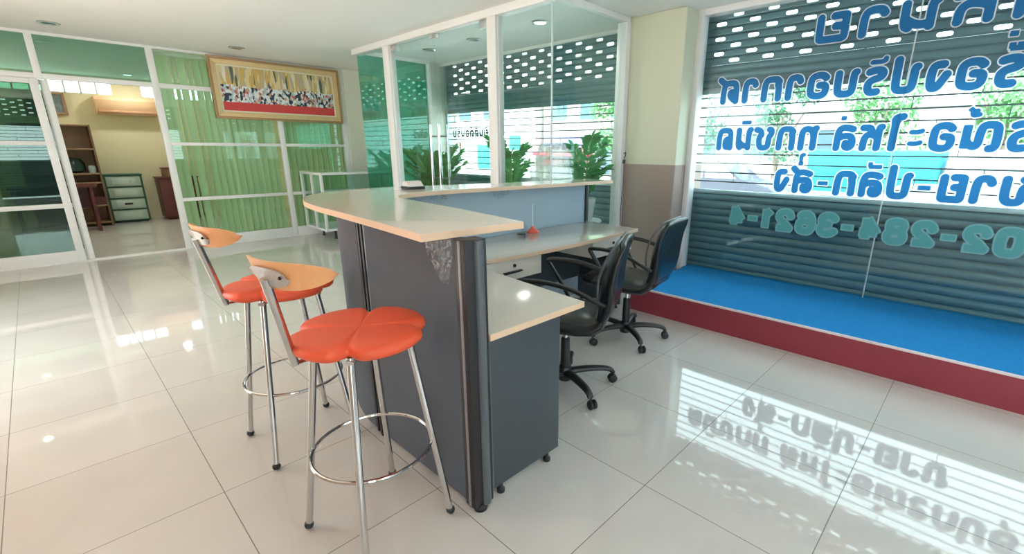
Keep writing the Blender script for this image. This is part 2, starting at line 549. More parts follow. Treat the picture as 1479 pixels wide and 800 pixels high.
def shutter(loc, rotz, length, label, group, first_slot, zbase=0.0):
    """local +x runs along the shutter, local +y points outdoors-to-indoors side"""
    t = thing('roller_shutter', label, 'roller shutter', loc, group, rotz)
    ZT0, ZP0, PP = 1.83, 2.0725, 0.0605
    bm = B()
    for k in range(4):
        slat_strip(bm, 0, length, ZT0 + k * PP, PP, .013)
    slat_strip(bm, 0, length, ZP0 + 7 * PP, PP, .013)
    for k in range(7):
        off = first_slot + (0.145 if k % 2 else 0.0)
        c = []
        x = off
        while x > .1:
            x -= .29
        x += .29
        while x < length - .1:
            c.append(x); x += .29
        slot_strip(bm, 0, length, ZP0 + k * PP, PP, .013, c)
    obj('slat_curtain', bm, SHUT, t, local=True, ang=60)
    bm = B()
    nb = 13
    pb = (0.93 - zbase) / nb
    for k in range(nb):
        slat_strip(bm, 0, length, zbase + k * pb, pb, .016)
    obj('lower_slats', bm, SHUT, t, local=True, ang=60)
    bm = B(); box(bm, 0, length, -.012, .022, .93, .968, .005)
    obj('middle_rail', bm, SHUT_EDGE, t, local=True)
    bm = B()
    nrod = 10
    for k in range(nrod):
        z = 1.045 + k * 0.0835
        tube(bm, [(0, 0, z), (length, 0, z)], .0068, 6)
    for k in range(nrod + 1):
        z0 = 0.965 + k * 0.0835
        x = .3 + (k * .53) % .9
        while x < length:
            tube(bm, [(x, 0, z0), (x, 0, z0 + .0835)], .0035, 5)
            x += 1.35
    obj('open_grille', bm, ROD, t, local=True)
    for x in (-.02, length - .02):
        bm = B(); box(bm, x, x + .04, -.03, .03, zbase, 2.5)
        obj('guide_rail', bm, SHUT_EDGE, t, local=True, smooth=False)
    return t

# window shutter: local x -> world +Y, local y -> world -X
shutter((XS, -1.75, 0), PI / 2, 3.95, 'dark roller shutter outside the big lettered window, slotted slats above an open grille',
        'roller shutters of the shopfront', 1.60 + 1.75, zbase=0.02)
shutter((XS, 2.80, 0), PI / 2, 3.43, 'dark roller shutter outside the glass entrance vestibule, behind the potted plants',
        'roller shutters of the shopfront', 4.84 - 2.80, zbase=0.02)
shutter((3.3, YR - .12, 0), PI, 4.05, 'dark roller shutter closing the opening behind the viewer, seen mirrored in the partition glass',
        'roller shutters of the shopfront', 1.2, zbase=0.02)

# ------------------------------------------------------------ display platform in the window
t = thing('display_platform', 'low display platform under the lettered window, blue carpet top and dark red front', 'platform', (3.80, 0.2, 0))
bm = B(); box(bm, 3.318, 4.245, -1.74, 2.09, 0.0, .196); obj('base', bm, RED, t, smooth=False)
bm = B(); box(bm, 3.304, 3.318, -1.74, 2.095, 0.001, .194); obj('front_fascia', bm, RED, t, smooth=False)
bm = B(); prism(bm, [(3.312, -1.745), (4.245, -1.745), (4.245, -1.685), (4.40, -1.685), (4.40, 2.115), (4.245, 2.115), (4.245, 2.115), (3.312, 2.095)][:6] + [(4.245, 2.095), (3.312, 2.095)], .196, .206); obj('carpet', bm, BLUEC, t, smooth=False)
bm = B(); box(bm, 3.299, 3.316, -1.74, 2.10, .194, .209, .003); obj('edge_trim', bm, TRIM_P, t)

# ------------------------------------------------------------ lettered shop window
wn = sroot('window_2', (XW, 0.2, .206))
bm = B()
for y0, y1 in ((2.12, 2.175), (-1.75, -1.69)):
    box(bm, 4.25, 4.36, y0, y1, .0, ZC, .004)
box(bm, 4.25, 4.36, -1.69, 2.12, ZC - .05, ZC, .004)
struct('window_frame', bm, ALU, wn)
YJ = 0.585
for y0, y1 in ((YJ + .002, 2.12), (-1.69, YJ - .002)):
    bm = B(); box(bm, XW - .004, XW + .004, y0, y1, .207, ZC - .05); struct('pane', bm, G_SHOP, wn, smooth=False)
bm = B(); box(bm, XW - .0055, XW + .0055, YJ - .004, YJ + .004, .207, ZC - .05)
struct('glazing_joint', bm, mat('silicone_joint', (0.75, 0.82, 0.82), 0.3, trans=0.5), wn, smooth=False)

# ------------------------------------------------------------ lettering: stroke glyphs, unit = letter height
def P_(s):
    return [tuple(float(v) for v in q.split(',')) for q in s.split()]
G = {
 'n_arch': ["0,0 0,.62 .08,.98 .36,1 .64,.98 .72,.62 .72,0"],
}
GL = {
 # every glyph: (advance, [strokes]); strokes smoothed, '|' kept sharp
 'ก': (.98, ["0.02,.86 .1,.72 0.02,.62 .02,0", ".04,.6 .06,.98 .36,1 .66,.98 .74,.62 .74,0"]),
 'ข': (.98, [".16,1 .02,.98 .02,.72 .16,.62 .16,.12 .26,.02 .48,.0 .66,.06 .74,.3 .74,1"]),
 'ค': (1.0, [".02,0 .02,.55 .06,.96 .38,1 .7,.96 .76,.6 .76,0", ".02,.02 .2,.14 .36,.3 .34,.52 .2,.5"]),
 'ง': (.80, [".16,1 .42,1 .52,.8 .52,.2 .44,.0 .26,.04 .18,.2 .0,.58"]),
 'จ': (.90, [".02,.86 .12,1 .4,1 .62,.9 .64,.5 .62,.08 .42,.0 .3,.04 .28,.3 .04,.34"]),
 'ช': (1.02, [".16,1 .02,.98 .02,.72 .16,.62 .16,.12 .26,.02 .48,.0 .66,.06 .72,.3 .72,.62 .60,.70", ".6,.72 .66,.94 .92,1.0"]),
 'ด': (1.0, [".02,.0 .02,.55 .06,.96 .38,1 .7,.96 .76,.6 .76,0", ".02,.06 .26,.02 .36,.1 .36,.42 .24,.5"]),
 'ต': (1.0, [".02,.0 .02,.55 .06,.96 .26,1 .38,.86", ".38,.86 .5,1 .7,.96 .76,.6 .76,0", ".02,.06 .26,.02 .36,.1 .36,.42"]),
 'ท': (.98, [".02,1 .1,.98 .10,0", ".1,.55 .2,.9 .46,1 .7,.92 .74,.6 .74,0"]),
 'น': (1.0, [".02,1 .12,.98 .12,.0", ".12,.16 .3,.1 .5,.16 .74,.4", ".74,1 .74,.12 .62,.02"]),
 'บ': (.98, [".02,1 .10,.98 .10,.3 .14,.04 .42,0 .68,.04 .74,.3 .74,1"]),
 'ป': (.98, [".02,1 .10,.98 .10,.3 .14,.04 .42,0 .68,.04 .74,.3 .74,1.38"]),
 'ย': (.98, [".36,1 .02,1 .02,.92 .02,.64 .02,.56 .30,.55", ".30,.55 .02,.52 .02,.44 .02,.12 .04,.0 .2,.0 .56,.0 .72,.0 .74,.12 .74,1"]),
 'ร': (.86, [".58,.94 .4,1 .14,1 .02,.86 .1,.66 .42,.58 .58,.44 .58,.14 .46,.0 .2,.02"]),
 'ล': (1.0, [".06,.92 .3,1 .6,1 .74,.84 .76,.5 .76,0", ".76,.46 .5,.6 .14,.6 .02,.4 .02,.1 .2,.0 .36,.08 .34,.26"]),
 'ศ': (1.04, [".02,0 .02,.55 .06,.96 .38,1 .66,.96 .74,.6 .74,0", ".02,.02 .2,.14 .36,.3 .34,.52 .2,.5", ".62,.94 .8,1.06 .96,1.2"]),
 'ส': (1.04, [".06,.92 .3,1 .6,1 .74,.84 .76,.5 .76,0", ".76,.46 .5,.6 .14,.6 .02,.4 .02,.1 .2,.0 .36,.08 .34,.26", ".64,.94 .8,1.06 .94,1.2"]),
 'ห': (1.02, [".02,1 .12,.98 .12,0", ".12,.5 .3,.62 .56,.68 .74,.5 .76,0", ".44,.72 .5,.98 .84,.98"]),
 'อ': (.96, [".06,.86 .2,1 .5,1 .7,.88 .72,.5 .7,.1 .5,.0 .2,.0 .04,.12 .02,.5 .32,.52"]),
 'ณ': (1.42, [".22,0 .02,.02 .02,.55 .06,.96 .36,1 .6,.96 .66,.6 .66,.2 .78,.06 1.0,.16 1.14,.36", "1.14,1 1.14,0"]),
 'อุ': None, 
 'า': (.78, [".02,.8 .1,.98 .34,1 .5,.92 .54,.6 .54,0"]),
 'ำ': (.78, [".02,.8 .1,.98 .34,1 .5,.92 .54,.6 .54,0", "-.36,1.16 -.2,1.24 -.12,1.4 -.26,1.5 -.42,1.42 -.44,1.26 -.36,1.16"]),
 'ะ': (.66, [".02,.78 .2,.72 .44,.74", ".02,.26 .2,.2 .44,.22"]),
 'ไ': (.60, [".3,0 .3,1.1 .2,1.4 .02,1.46", ".3,1.1 .34,1.42 .02,1.44"]),
 'โ': (.60, [".3,0 .3,1.5 .06,1.5"]),
 'เ': (.44, [".12,1 .12,.1 .26,.02"]),
 ' ': (.40, []),
 '-': (.66, [".0,.46 .48,.46"]),
 # marks drawn over the letter before them: x measured back from its right stem
 'ิ': (0, ["-.78,1.26 -.22,1.26"]),
 'ี': (0, ["-.78,1.24 -.22,1.24", "-.26,1.24 -.26,1.46"]),
 'ื': (0, ["-.78,1.24 -.22,1.24", "-.26,1.24 -.26,1.46", "-.5,1.24 -.5,1.46"]),
 'ั': (0, ["-.66,1.36 -.66,1.22 -.16,1.22"]),
 'ุ': (0, ["-.36,-.18 -.24,-.2 -.24,-.42"]),
 '่': (0, ["-.36,1.32 -.12,1.32"]),
 '่+': (0, ["-.34,1.80 -.10,1.80"]),
 '้': (0, ["-.56,1.42 -.46,1.28 -.2,1.34 -.1,1.5"]),
 '์': (0, ["-.42,1.28 -.2,1.24 -.16,1.4 -.32,1.44", "-.2,1.4 -.04,1.56"]),
 '0': (1.0, [".38,1 .66,.98 .74,.7 .74,.3 .66,.02 .38,0 .1,.02 .02,.3 .02,.7 .1,.98 .38,1"]),
 '1': (.66, [".04,.76 .3,.98", ".3,1 .3,0"]),
 '2': (.98, [".04,.78 .14,1 .54,1 .72,.84 .68,.58 .3,.32 .06,.06", ".02,.06 .74,.06"]),
 '3': (.96, [".04,.86 .2,1 .54,1 .7,.84 .66,.58 .34,.52", ".34,.52 .68,.48 .74,.2 .6,.0 .2,.0 .02,.16"]),
 '4': (.98, [".5,1 .04,.34", ".04,.30 .78,.30", ".54,1 .54,0"]),
 '6': (.98, [".66,.9 .5,1 .2,.98 .04,.7 .02,.3 .12,.02 .4,0 .68,.04 .74,.3 .66,.56 .4,.6 .1,.52 .04,.34"]),
 '8': (.98, [".38,1 .64,.96 .68,.76 .6,.56 .38,.52 .14,.56 .06,.76 .12,.96 .38,1", ".38,.52 .68,.46 .74,.22 .64,.02 .38,0 .1,.02 .02,.22 .08,.46 .38,.52"]),
}

def stroke_mesh(bm, strokes, hw, plane, cell=.0055):
    """fill the union of flat-ended strokes: marching squares over the distance to the strokes"""
    hws = hw if isinstance(hw, list) else [hw] * len(strokes)
    hw = max(hws)
    P = [q for st in strokes for q in st]
    u0, u1 = min(p[0] for p in P) - hw - 2 * cell, max(p[0] for p in P) + hw + 2 * cell
    v0, v1 = min(p[1] for p in P) - hw - 2 * cell, max(p[1] for p in P) + hw + 2 * cell
    nu, nv = int((u1 - u0) / cell) + 2, int((v1 - v0) / cell) + 2
    U, V = np.meshgrid(u0 + cell * np.arange(nu), v0 + cell * np.arange(nv), indexing='ij')
    D = np.full(U.shape, 9.0)
    for st, hw in zip(strokes, hws):
        m = len(st) - 1
        for i in range(m):
            ax, ay = st[i]; bx, by = st[i + 1]
            L = math.hypot(bx - ax, by - ay)
            if L < 1e-7:
                continue
            tx, ty = (bx - ax) / L, (by - ay) / L
            al = (U - ax) * tx + (V - ay) * ty
            pe = np.abs((V - ay) * tx - (U - ax) * ty) - hw
            cx = np.clip(al, 0, L)
            d = np.hypot(U - ax - cx * tx, V - ay - cx * ty) - hw
            closed = math.hypot(st[0][0] - st[-1][0], st[0][1] - st[-1][1]) < 1e-6
            if i == 0 and not closed:
                d = np.where(al < 0, np.maximum(pe, -al), d)
            if i == m - 1 and not closed:
                d = np.where(al > L, np.maximum(pe, al - L), d)
            D = np.minimum(D, d)
    vc = {}
    def vert(key, u, v):
        if key not in vc:
            vc[key] = bm.verts.new(plane(u, v))
        return vc[key]
    for i in range(nu - 1):
        for j in range(nv - 1):
            c = ((i, j), (i + 1, j), (i + 1, j + 1), (i, j + 1))
            d = [D[q] for q in c]
            if min(d) >= 0:
                continue
            poly = []
            for k in range(4):
                p, q = c[k], c[(k + 1) % 4]
                if d[k] < 0:
                    poly.append(vert(p, U[p], V[p]))
                if (d[k] < 0) != (d[(k + 1) % 4] < 0):
                    t = d[k] / (d[k] - d[(k + 1) % 4])
                    poly.append(vert((min(p, q), max(p, q)), U[p] + (U[q] - U[p]) * t, V[p] + (V[q] - V[p]) * t))
            if len(poly) > 2:
                try:
                    bm.faces.new(poly)
                except ValueError:
                    pass

def lettering(text, X, y0, y1, zb, hgt, m_in, m_out, label, cat='lettering', group=None, wt=.125, out=.05, aim=None):
    """text read from outdoors runs along +Y from y0 to y1, baseline zb"""
    adv = 0.0
    cl = []
    prev = ''
    for ch in text:
        a, st = GL['่+' if ch == '่' and prev in 'ิีื' and prev else ch]
        prev = ch
        if a == 0:
            cl.append((ch, adv - .40, st, True))
        else:
            cl.append((ch, adv, st, False)); adv += a + .24
    total = adv - .46
    sx = (y1 - y0) / total
    t = thing('window_lettering', label, cat, (X, (y0 + y1) / 2, zb), group)
    cell = .0055 if hgt > .10 else .0035
    outs = []
    for ch, a, st, mark in cl:
        if not st:
            continue
        qs = []
        for sst in st:
            raw = P_(sst)
            if mark:
                raw = [(p[0], p[1] - .17 if p[1] < 0 else p[1] + .15) for p in raw]
            if len(raw) > 2:
                pts = [(a + p.x, p.y) for p in chaikin([(p[0], p[1], 0) for p in raw], 3)]
            else:
                pts = [(a + p[0], p[1]) for p in raw]
            qs.append([(p[0] * sx, p[1] * hgt) for p in pts])
        hw = wt * hgt * (.62 if mark else .66 if ch in '-ะ' else 1.0)
        bm = B(); stroke_mesh(bm, qs, hw, lambda u, v: (X, y0 + u, zb + v), cell)
        obj('letter', bm, m_in, t, smooth=False)
        for q in qs:
            q = [Vector(p) for p in q]
            if (q[0] - q[-1]).length > 1e-6:
                q[0] = q[0] + (q[0] - q[1]).normalized() * out * hgt
                q[-1] = q[-1] + (q[-1] - q[-2]).normalized() * out * hgt
            outs.append(([tuple(p) for p in q], hw + out * hgt))
    if m_out:
        bm = B(); stroke_mesh(bm, [o[0] for o in outs], [o[1] for o in outs], lambda u, v: (X + .0015, y0 + u, zb + v), cell)
        obj('outline', bm, m_out, t, smooth=False)
    return t

XLt = XW - .0075
GRP = 'sign lines on the shop window'
lettering('จำหน่าย', XLt, -.30, 1.20, 2.145, .156, BLUEV, WHITEV, 'blue Thai lettering seen mirrored, cropped topmost line over the slotted shutter', group=GRP, wt=.165)
lettering('เครื่องปรับอากาศ', XLt, -.29, 1.915, 1.745, .150, BLUEV, WHITEV, 'blue Thai lettering seen mirrored, second line, across the lower edge of the slotted slats', group=GRP, wt=.17)
lettering('อุปกรณ์อะไหล่ ทุกชนิด', XLt, -.62, 1.90, 1.352, .150, BLUEV, WHITEV, 'blue Thai lettering seen mirrored, third line, longest one on the open grille', group=GRP, wt=.16)
lettering('ขาย-ปลีก-ส่ง', XLt, -.17, 1.36, 1.012, .148, BLUEV, WHITEV, 'blue Thai lettering seen mirrored, fourth line, hyphenated, low on the open grille', group=GRP, wt=.165)
lettering('02-284-3621-4', XLt, -.21, 1.71, 0.680, .145, TEALV, TEALV2, 'teal phone number 02-284-3621-4 seen mirrored on the lower slats', group=GRP, wt=.165, out=.08)

# ------------------------------------------------------------ glass entrance vestibule
XV, YV0, YV1 = 3.03, 2.79, 6.12
wn = sroot('window_3', (XV, 4.4, 0))
bm = B()
box(bm, XV - .05, XV + .06, YV0 - .02, YV1 + .03, 2.44, ZC, .004)
box(bm, XV + .06, 4.05, YV0 - .05, YV0 + .05, 2.46, ZC, .004)
box(bm, XV + .06, 4.08, YV1 - .04, YV1 + .04, 2.46, ZC, .004)
struct('header', bm, ALU, wn)
for y0, y1 in ((5.265, 5.395), (3.425, 3.545)):
    bm = B(); box(bm, XV - .045, XV + .045, y0, y1, 0, 2.44, .004)
    box(bm, XV - .02, XV + .02, y0 - .008, y1 + .008, 0.001, 2.438, .003)
    struct('post', bm, ALU, wn)
bm = B(); box(bm, 3.985, 4.05, YV0 - .06, YV0 + .05, 0, 2.46, .004); struct('post', bm, ALU, wn)
bm = B(); box(bm, 4.03, 4.08, YV1 - .04, YV1 + .04, 0, 2.46, .004); struct('post', bm, ALU, wn)
bm = B(); box(bm, XV - .005, XV + .005, YV0 + .006, 3.42, .02, 2.44); struct('pane', bm, G_DOOR, wn, smooth=False)
bm = B(); box(bm, XV - .005, 3.985, YV0 - .005, YV0 + .005, .02, 2.46); struct('pane', bm, G_DOOR, wn, smooth=False)
bm = B(); box(bm, XV - .005, XV + .005, 5.40, YV1 - .01, .02, 2.44); struct('pane', bm, G_DOOR, wn, smooth=False)
bm = B(); box(bm, XV + .01, 4.03, YV1 - .005, YV1 + .005, .02, 2.46); struct('pane', bm, G_TEAL, wn, smooth=False)
bm = B(); box(bm, XV - .006, XV + .006, YV0 - .006, YV0 + .006, .02, 2.46); struct('glazing_joint', bm, mat('glass_edge', (0.55, 0.68, 0.66), 0.25), wn, smooth=False)
# double glass doors
def handle_bar(bm, x, y):
    tube(bm, [(x, y, .90), (x, y, 1.575)], .0145, 12)
for k, (y0, y1, yh) in enumerate(((4.43, 5.26, 4.50), (3.55, 4.42, 4.35))):
    dr = sroot('door_%d' % (k + 1), (XV, (y0 + y1) / 2, 0))
    bm = B(); box(bm, XV - .006, XV + .006, y0, y1, .012, 2.432); struct('pane', bm, G_DOOR, dr, smooth=False)
    for sx in (-1, 1):
        bm = B(); handle_bar(bm, XV + sx * .055, yh)
        for z in (1.02, 1.455):
            tube(bm, [(XV, yh, z), (XV + sx * .055, yh, z)], .009, 8)
        struct('door_handle', bm, CHROME, dr)
    hy = y1 if k == 0 else y0
    bm = B()
    s = -1 if k == 0 else 1
    for z0, z1 in ((2.375, 2.437), (.008, .065)):
        box(bm, XV - .018, XV + .018, min(hy, hy + s * .13), max(hy, hy + s * .13), z0, z1, .004)
    struct('patch_fitting', bm, ALU_RAW, dr)
    bm = B(); box(bm, XV - .014, XV + .014, 4.43 if k == 0 else 4.36, 4.49 if k == 0 else 4.42, 2.40, 2.437, .004)
    struct('top_catch', bm, ALU_RAW, dr)
# outer shopfront glass of the vestibule
wn = sroot('window_4', (4.35, 4.5, 0))
bm = B(); box(bm, 4.346, 4.354, 2.80, 6.24, .02, ZC); struct('pane', bm, G_CLEAR, wn, smooth=False)
bm = B(); box(bm, 4.33, 4.37, 2.78, 6.25, 0, .03); box(bm, 4.33, 4.37, 2.78, 6.25, ZC - .03, ZC); struct('window_frame', bm, ALU, wn, smooth=False)
lettering('ยินดีต้อนรับ', 4.343, 5.19, 5.97, 1.50, .075, DTEALV, None, 'small dark teal Thai lettering seen mirrored on the vestibule glass above the plants', wt=.17)
# narrow orange sticker under it
bm = B(); box(bm, 4.3415, 4.344, 5.80, 5.835, 1.24, 1.42, .0005)
tag(obj('sticker', bm, mat('orange_sticker', (0.72, 0.40, 0.16), 0.4, trans=0.3, noise_amt=.1)), 'narrow orange vertical sticker on vestibule glass under the small lettering', 'sticker')
# hanging chain and hook on the vestibule post beside the pier
t = thing('hook_cord', 'thin dark cord hanging from a small hook on the vestibule post beside the pier', 'cord', (4.035, 2.70, .5))
bm = B(); tube(bm, chaikin([(4.03, 2.735, 1.29), (4.022, 2.70, 1.31), (4.015, 2.70, 1.275), (4.03, 2.715, 1.26)], 2), .004, 6)
box(bm, 4.012, 4.03, 2.705, 2.735, 1.20, 1.235, .003)
obj('hook', bm, BLACKP, t)
bm = B(); tube(bm, chaikin([(4.018, 2.715, 1.262), (4.016, 2.71, 1.0), (4.02, 2.73, .8), (4.014, 2.715, .5)], 2), .003, 6)
obj('cord', bm, BLACKP, t)

# ------------------------------------------------------------ ceiling downlights
def downlight(x, y, lit, label, zc=ZC, power=None):
    t = thing('downlight', label, 'ceiling light', (x, y, zc), 'recessed ceiling downlights')
    bm = B(); lathe(bm, [(.055, zc - .001), (.085, zc - .001), (.088, zc - .006), (.080, zc - .012), (.060, zc - .010), (.055, zc - .001)], (x, y, 0), 28, cap=False)
    obj('trim_ring', bm, ALU_RAW, t)
    bm = B(); lathe(bm, [(.002, zc - .004), (.055, zc - .004), (.055, zc - .008), (.002, zc - .009)], (x, y, 0), 24)
    obj('lamp', bm, LAMPON if lit else LAMPOFF, t)
    if lit:
        l = bpy.data.lights.new('downlight_beam', 'AREA')
        l.shape = 'DISK'; l.size = .11
        l.energy = power or LAMP_W
        l.color = (1.0, 0.96, 0.90)
        lo = bpy.data.objects.new('downlight_beam', l)
        COL.objects.link(lo)
        lo.parent = t
        lo.location = (0, 0, -.016)
    return t

downlight(.376, 7.15, False, 'unlit recessed downlight near the sliding door, left one by the partition')
downlight(1.99, 7.11, False, 'unlit recessed downlight above the framed group photograph')
downlight(3.65, 4.55, False, 'unlit downlight inside the vestibule, nearer the lit one')
downlight(3.64, 5.42, False, 'unlit downlight inside the vestibule, farthest to the left')
downlight(3.61, 3.486, True, 'lit downlight glowing inside the glass vestibule', power=9)
for lb, x, y in (('far left', -.58, 11.24), ('near left', -.61, 8.72), ('far right', 1.39, 11.12), ('near right', 1.39, 8.72)):
    downlight(x, y, True, 'lit downlight in the back room, %s of four, mirrored in the polished floor' % lb)

t = thing('fill_lamp', 'added warm fill lamp on the left wall, unseen, tinting the floor', 'lamp', (XL, 3.0, 1.5))  # unseen lamp added to warm the left side of the floor
bm = B(); lathe(bm, [(.001, XL + .001), (.05, XL + .001), (.05, XL + .015), (.012, XL + .02), (.012, XL + .07), (.001, XL + .07)], (0, 3.0, 1.5), 20, axis='x'); obj('bracket', bm, ALU_RAW, t)
bm = B(); lathe(bm, [(.02, XL + .02), (.075, XL + .03), (.11, XL + .06), (.105, XL + .06), (.07, XL + .034), (.02, XL + .025), (.02, XL + .02)], (0, 3.0, 1.5), 24, axis='x', cap=False); obj('reflector', bm, ALU_RAW, t)
bm = B(); sphere(bm, (XL + .10, 3.0, 1.5), .028, 14); obj('bulb', bm, LAMPON, t)
l = bpy.data.lights.new('fill_lamp_light', 'POINT'); l.energy = 130; l.color = (1.0, .58, .36); l.shadow_soft_size = .032
lo = bpy.data.objects.new('fill_lamp_light', l); COL.objects.link(lo); lo.parent = t; lo.location = (.10, 0, 0)

# ------------------------------------------------------------ aluminium and glass partition with blinds
PX0 = XL
wn = sroot('window_5', (1.2, YP, 0))
bm = B()
D0, D1 = YP - .03, YP + .04
posts = [(.19, .25, 2.034, ZC - .003), (1.185, 1.255, 0.001, ZC - .003), (2.55, 2.62, 0.001, ZC - .003), (3.50, 3.58, 0.001, ZC - .003), (-.85, -.79, 2.034, ZC - .003)]
for a, b, z0, z1 in posts:
    box(bm, a, b, D0, D1, z0, z1, .003)
box(bm, PX0, 3.58, D0 + .004, D1 - .004, ZC - .03, ZC - .001, .003)
box(bm, PX0, 3.58, D0 + .004, D1 - .004, 2.032, 2.085, .003)
for a, b in ((1.255, 2.55), (2.62, 3.50)):
    box(bm, a, b, D0 + .005, D1 - .005, .635, .68, .003)
    box(bm, a, b, D0 + .005, D1 - .005, 1.345, 1.385, .003)
    box(bm, a, b, D0 + .003, D1 - .003, .001, .15, .004)
box(bm, PX0, 1.185, D0 - .02, D1 + .02, 0, .012, .002)
struct('window_frame', bm, ALU, wn)
for a, b, z0, z1 in ((1.255, 2.55, .15, 2.03), (2.62, 3.50, .15, 2.03), (1.255, 2.55, 2.085, 2.475), (2.62, 3.5, 2.085, 2.475)):
    bm = B(); box(bm, a, b, YP + .002, YP + .008, z0, z1); struct('pane', bm, G_PART, wn, smooth=False)
for a, b in ((.25, 1.185), (-.79, .19), (PX0, -.85)):
    bm = B(); box(bm, a, b, YP + .002, YP + .008, 2.085, 2.475); struct('pane', bm, G_TRANS, wn, smooth=False)
# sliding doors parked at the left
def sliding(k, x0, x1, y, film):
    d = sroot('door_%d' % k, ((x0 + x1) / 2, y, 0))
    bm = B()
    sw = .07
    box(bm, x0, x0 + sw, y - .018, y + .018, .012, 2.03, .003); box(bm, x1 - sw, x1, y - .018, y + .018, .012, 2.03, .003)
    for z0, z1 in ((.012, .14), (.64, .69), (1.335, 1.38), (1.975, 2.03)):
        box(bm, x0 + sw, x1 - sw, y - .016, y + .016, z0, z1, .003)
    struct('door_frame', bm, ALU, d)
    bm = B(); box(bm, x0 + sw, x1 - sw, y - .003, y + .003, .14, 1.975); struct('pane', bm, film, d, smooth=False)
    bm = B(); tube(bm, chaikin([(x1 - .035, y + .02, 1.2), (x1 - .03, y + .07, 1.18), (x1 - .03, y + .07, .92), (x1 - .035, y + .02, .9)], 2), .010, 8)
    struct('door_handle', bm, CHROME, d)
sliding(3, -.86, .205, YP - .012, G_DARK)
sliding(4, -.80, .285, YP + .045, G_DARK)
# vertical blinds
def blinds(x0, x1, label, gaps=()):
    t = thing('vertical_blind', label, 'blind', ((x0 + x1) / 2, YP + .13, 0), 'vertical blinds behind the partition')
    bm = B(); box(bm, x0, x1, YP + .11, YP + .15, 2.43, 2.47, .003); obj('headrail', bm, ALU, t)
    bm = B()
    x = x0
    i = 0
    random.seed(3)
    while x < x1 - .05:
        ang = .30 if not any(a < x < b for a, b in gaps) else .95
        ang += random.uniform(-.06, .06)
        wd = .089
        cx, cy = x + .04, YP + .13
        for a, b in ((0, 1), (1, 2), (2, 3)):
            pass
        pts = []
        for k in range(4):
            s = (k / 3 - .5) * wd
            bow = .006 * (1 - (2 * k / 3 - 1) ** 2)
            pts.append((cx + s * math.cos(ang) - bow * math.sin(ang), cy + s * math.sin(ang) + bow * math.cos(ang)))
        z0, z1 = .05 + random.uniform(-.004, .004), 2.43
        vs = [[bm.verts.new((p[0], p[1], z)) for p in pts] for z in (z0, z1)]
        for k in range(3):
            bm.faces.new((vs[0][k], vs[0][k + 1], vs[1][k + 1], vs[1][k]))
        x += .08
    obj('slats', bm, BLIND, t)
    return t
blinds(1.26, 2.56, 'green vertical blind behind the wide partition bay beside the doorway', gaps=((1.40, 1.44), (1.55, 1.66)))
blinds(2.62, 3.56, 'green vertical blind behind the partition bay right of the framed photograph')

# ------------------------------------------------------------ framed group photograph
def photo_mat():
    m = mat('group_photo_print', (0.6, 0.5, 0.4), 0.35)
    nt, N, L = nodes_of(m)
    tc = N.new('ShaderNodeTexCoord'); sx = N.new('ShaderNodeSeparateXYZ')
    L.new(tc.outputs['Generated'], sx.inputs[0])
    def vor(scale, sxx, sz):
        mp = N.new('ShaderNodeMapping'); mp.inputs['Scale'].default_value = (sxx, 1, sz)
        L.new(tc.outputs['Generated'], mp.inputs[0])
        v = N.new('ShaderNodeTexVoronoi'); v.inputs['Scale'].default_value = scale
        L.new(mp.outputs[0], v.inputs['Vector'])
        return v
    def ramp(src, cols):
        r = N.new('ShaderNodeValToRGB'); r.color_ramp.interpolation = 'CONSTANT'
        e = r.color_ramp.elements
        while len(e) > 1:
            e.remove(e[0])
        e[0].position = cols[0][0]; e[0].color = (*cols[0][1], 1)
        for p, c in cols[1:]:
            q = e.new(p); q.color = (*c, 1)
        L.new(src, r.inputs[0]); return r
    sep1 = N.new('ShaderNodeSeparateColor'); v1 = vor(1.0, 60, 15); L.new(v1.outputs['Color'], sep1.inputs[0])
    crowd = ramp(sep1.outputs[0], [(0, (.02, .03, .06)), (.28, (.75, .78, .80)), (.62, (.45, .55, .60)), (.78, (.55, .33, .22)), (.92, (.50, .12, .14))])
    sep2 = N.new('ShaderNodeSeparateColor'); v2 = vor(1.0, 52, 3.4); L.new(v2.outputs['Color'], sep2.inputs[0])
    hall = ramp(sep2.outputs[1], [(0, (.62, .42, .14)), (.35, (.74, .60, .32)), (.6, (.50, .42, .30)), (.8, (.10, .13, .10)), (.9, (.74, .70, .60))])
    nz = N.new('ShaderNodeTexNoise'); nz.inputs['Scale'].default_value = 9
    L.new(tc.outputs['Generated'], nz.inputs['Vector'])
    def step(th, amp):
        a = N.new('ShaderNodeMath'); a.operation = 'MULTIPLY_ADD'; a.inputs[1].default_value = amp; L.new(nz.outputs['Fac'], a.inputs[0]); L.new(sx.outputs[2], a.inputs[2])
        g = N.new('ShaderNodeMath'); g.operation = 'GREATER_THAN'; g.inputs[1].default_value = th + amp * .5
        L.new(a.outputs[0], g.inputs[0]); return g
    s1 = step(.20, .02); s2 = step(.58, .35)
    m1 = N.new('ShaderNodeMix'); m1.data_type = 'RGBA'; m1.inputs[6].default_value = (.62, .05, .05, 1)
    L.new(s1.outputs[0], m1.inputs[0]); L.new(crowd.outputs[0], m1.inputs[7])
    m2 = N.new('ShaderNodeMix'); m2.data_type = 'RGBA'
    L.new(s2.outputs[0], m2.inputs[0]); L.new(m1.outputs[2], m2.inputs[6]); L.new(hall.outputs[0], m2.inputs[7])
    L.new(m2.outputs[2], N['Principled BSDF'].inputs['Base Color'])
    return m
t = thing('picture_frame', 'long gilt framed group photograph with red foreground hung high on the partition', 'picture', (2.64, 7.70, 1.71))
fx0, fx1, fz0, fz1, fy = 1.79, 3.49, 1.70, 2.475, YP - .035
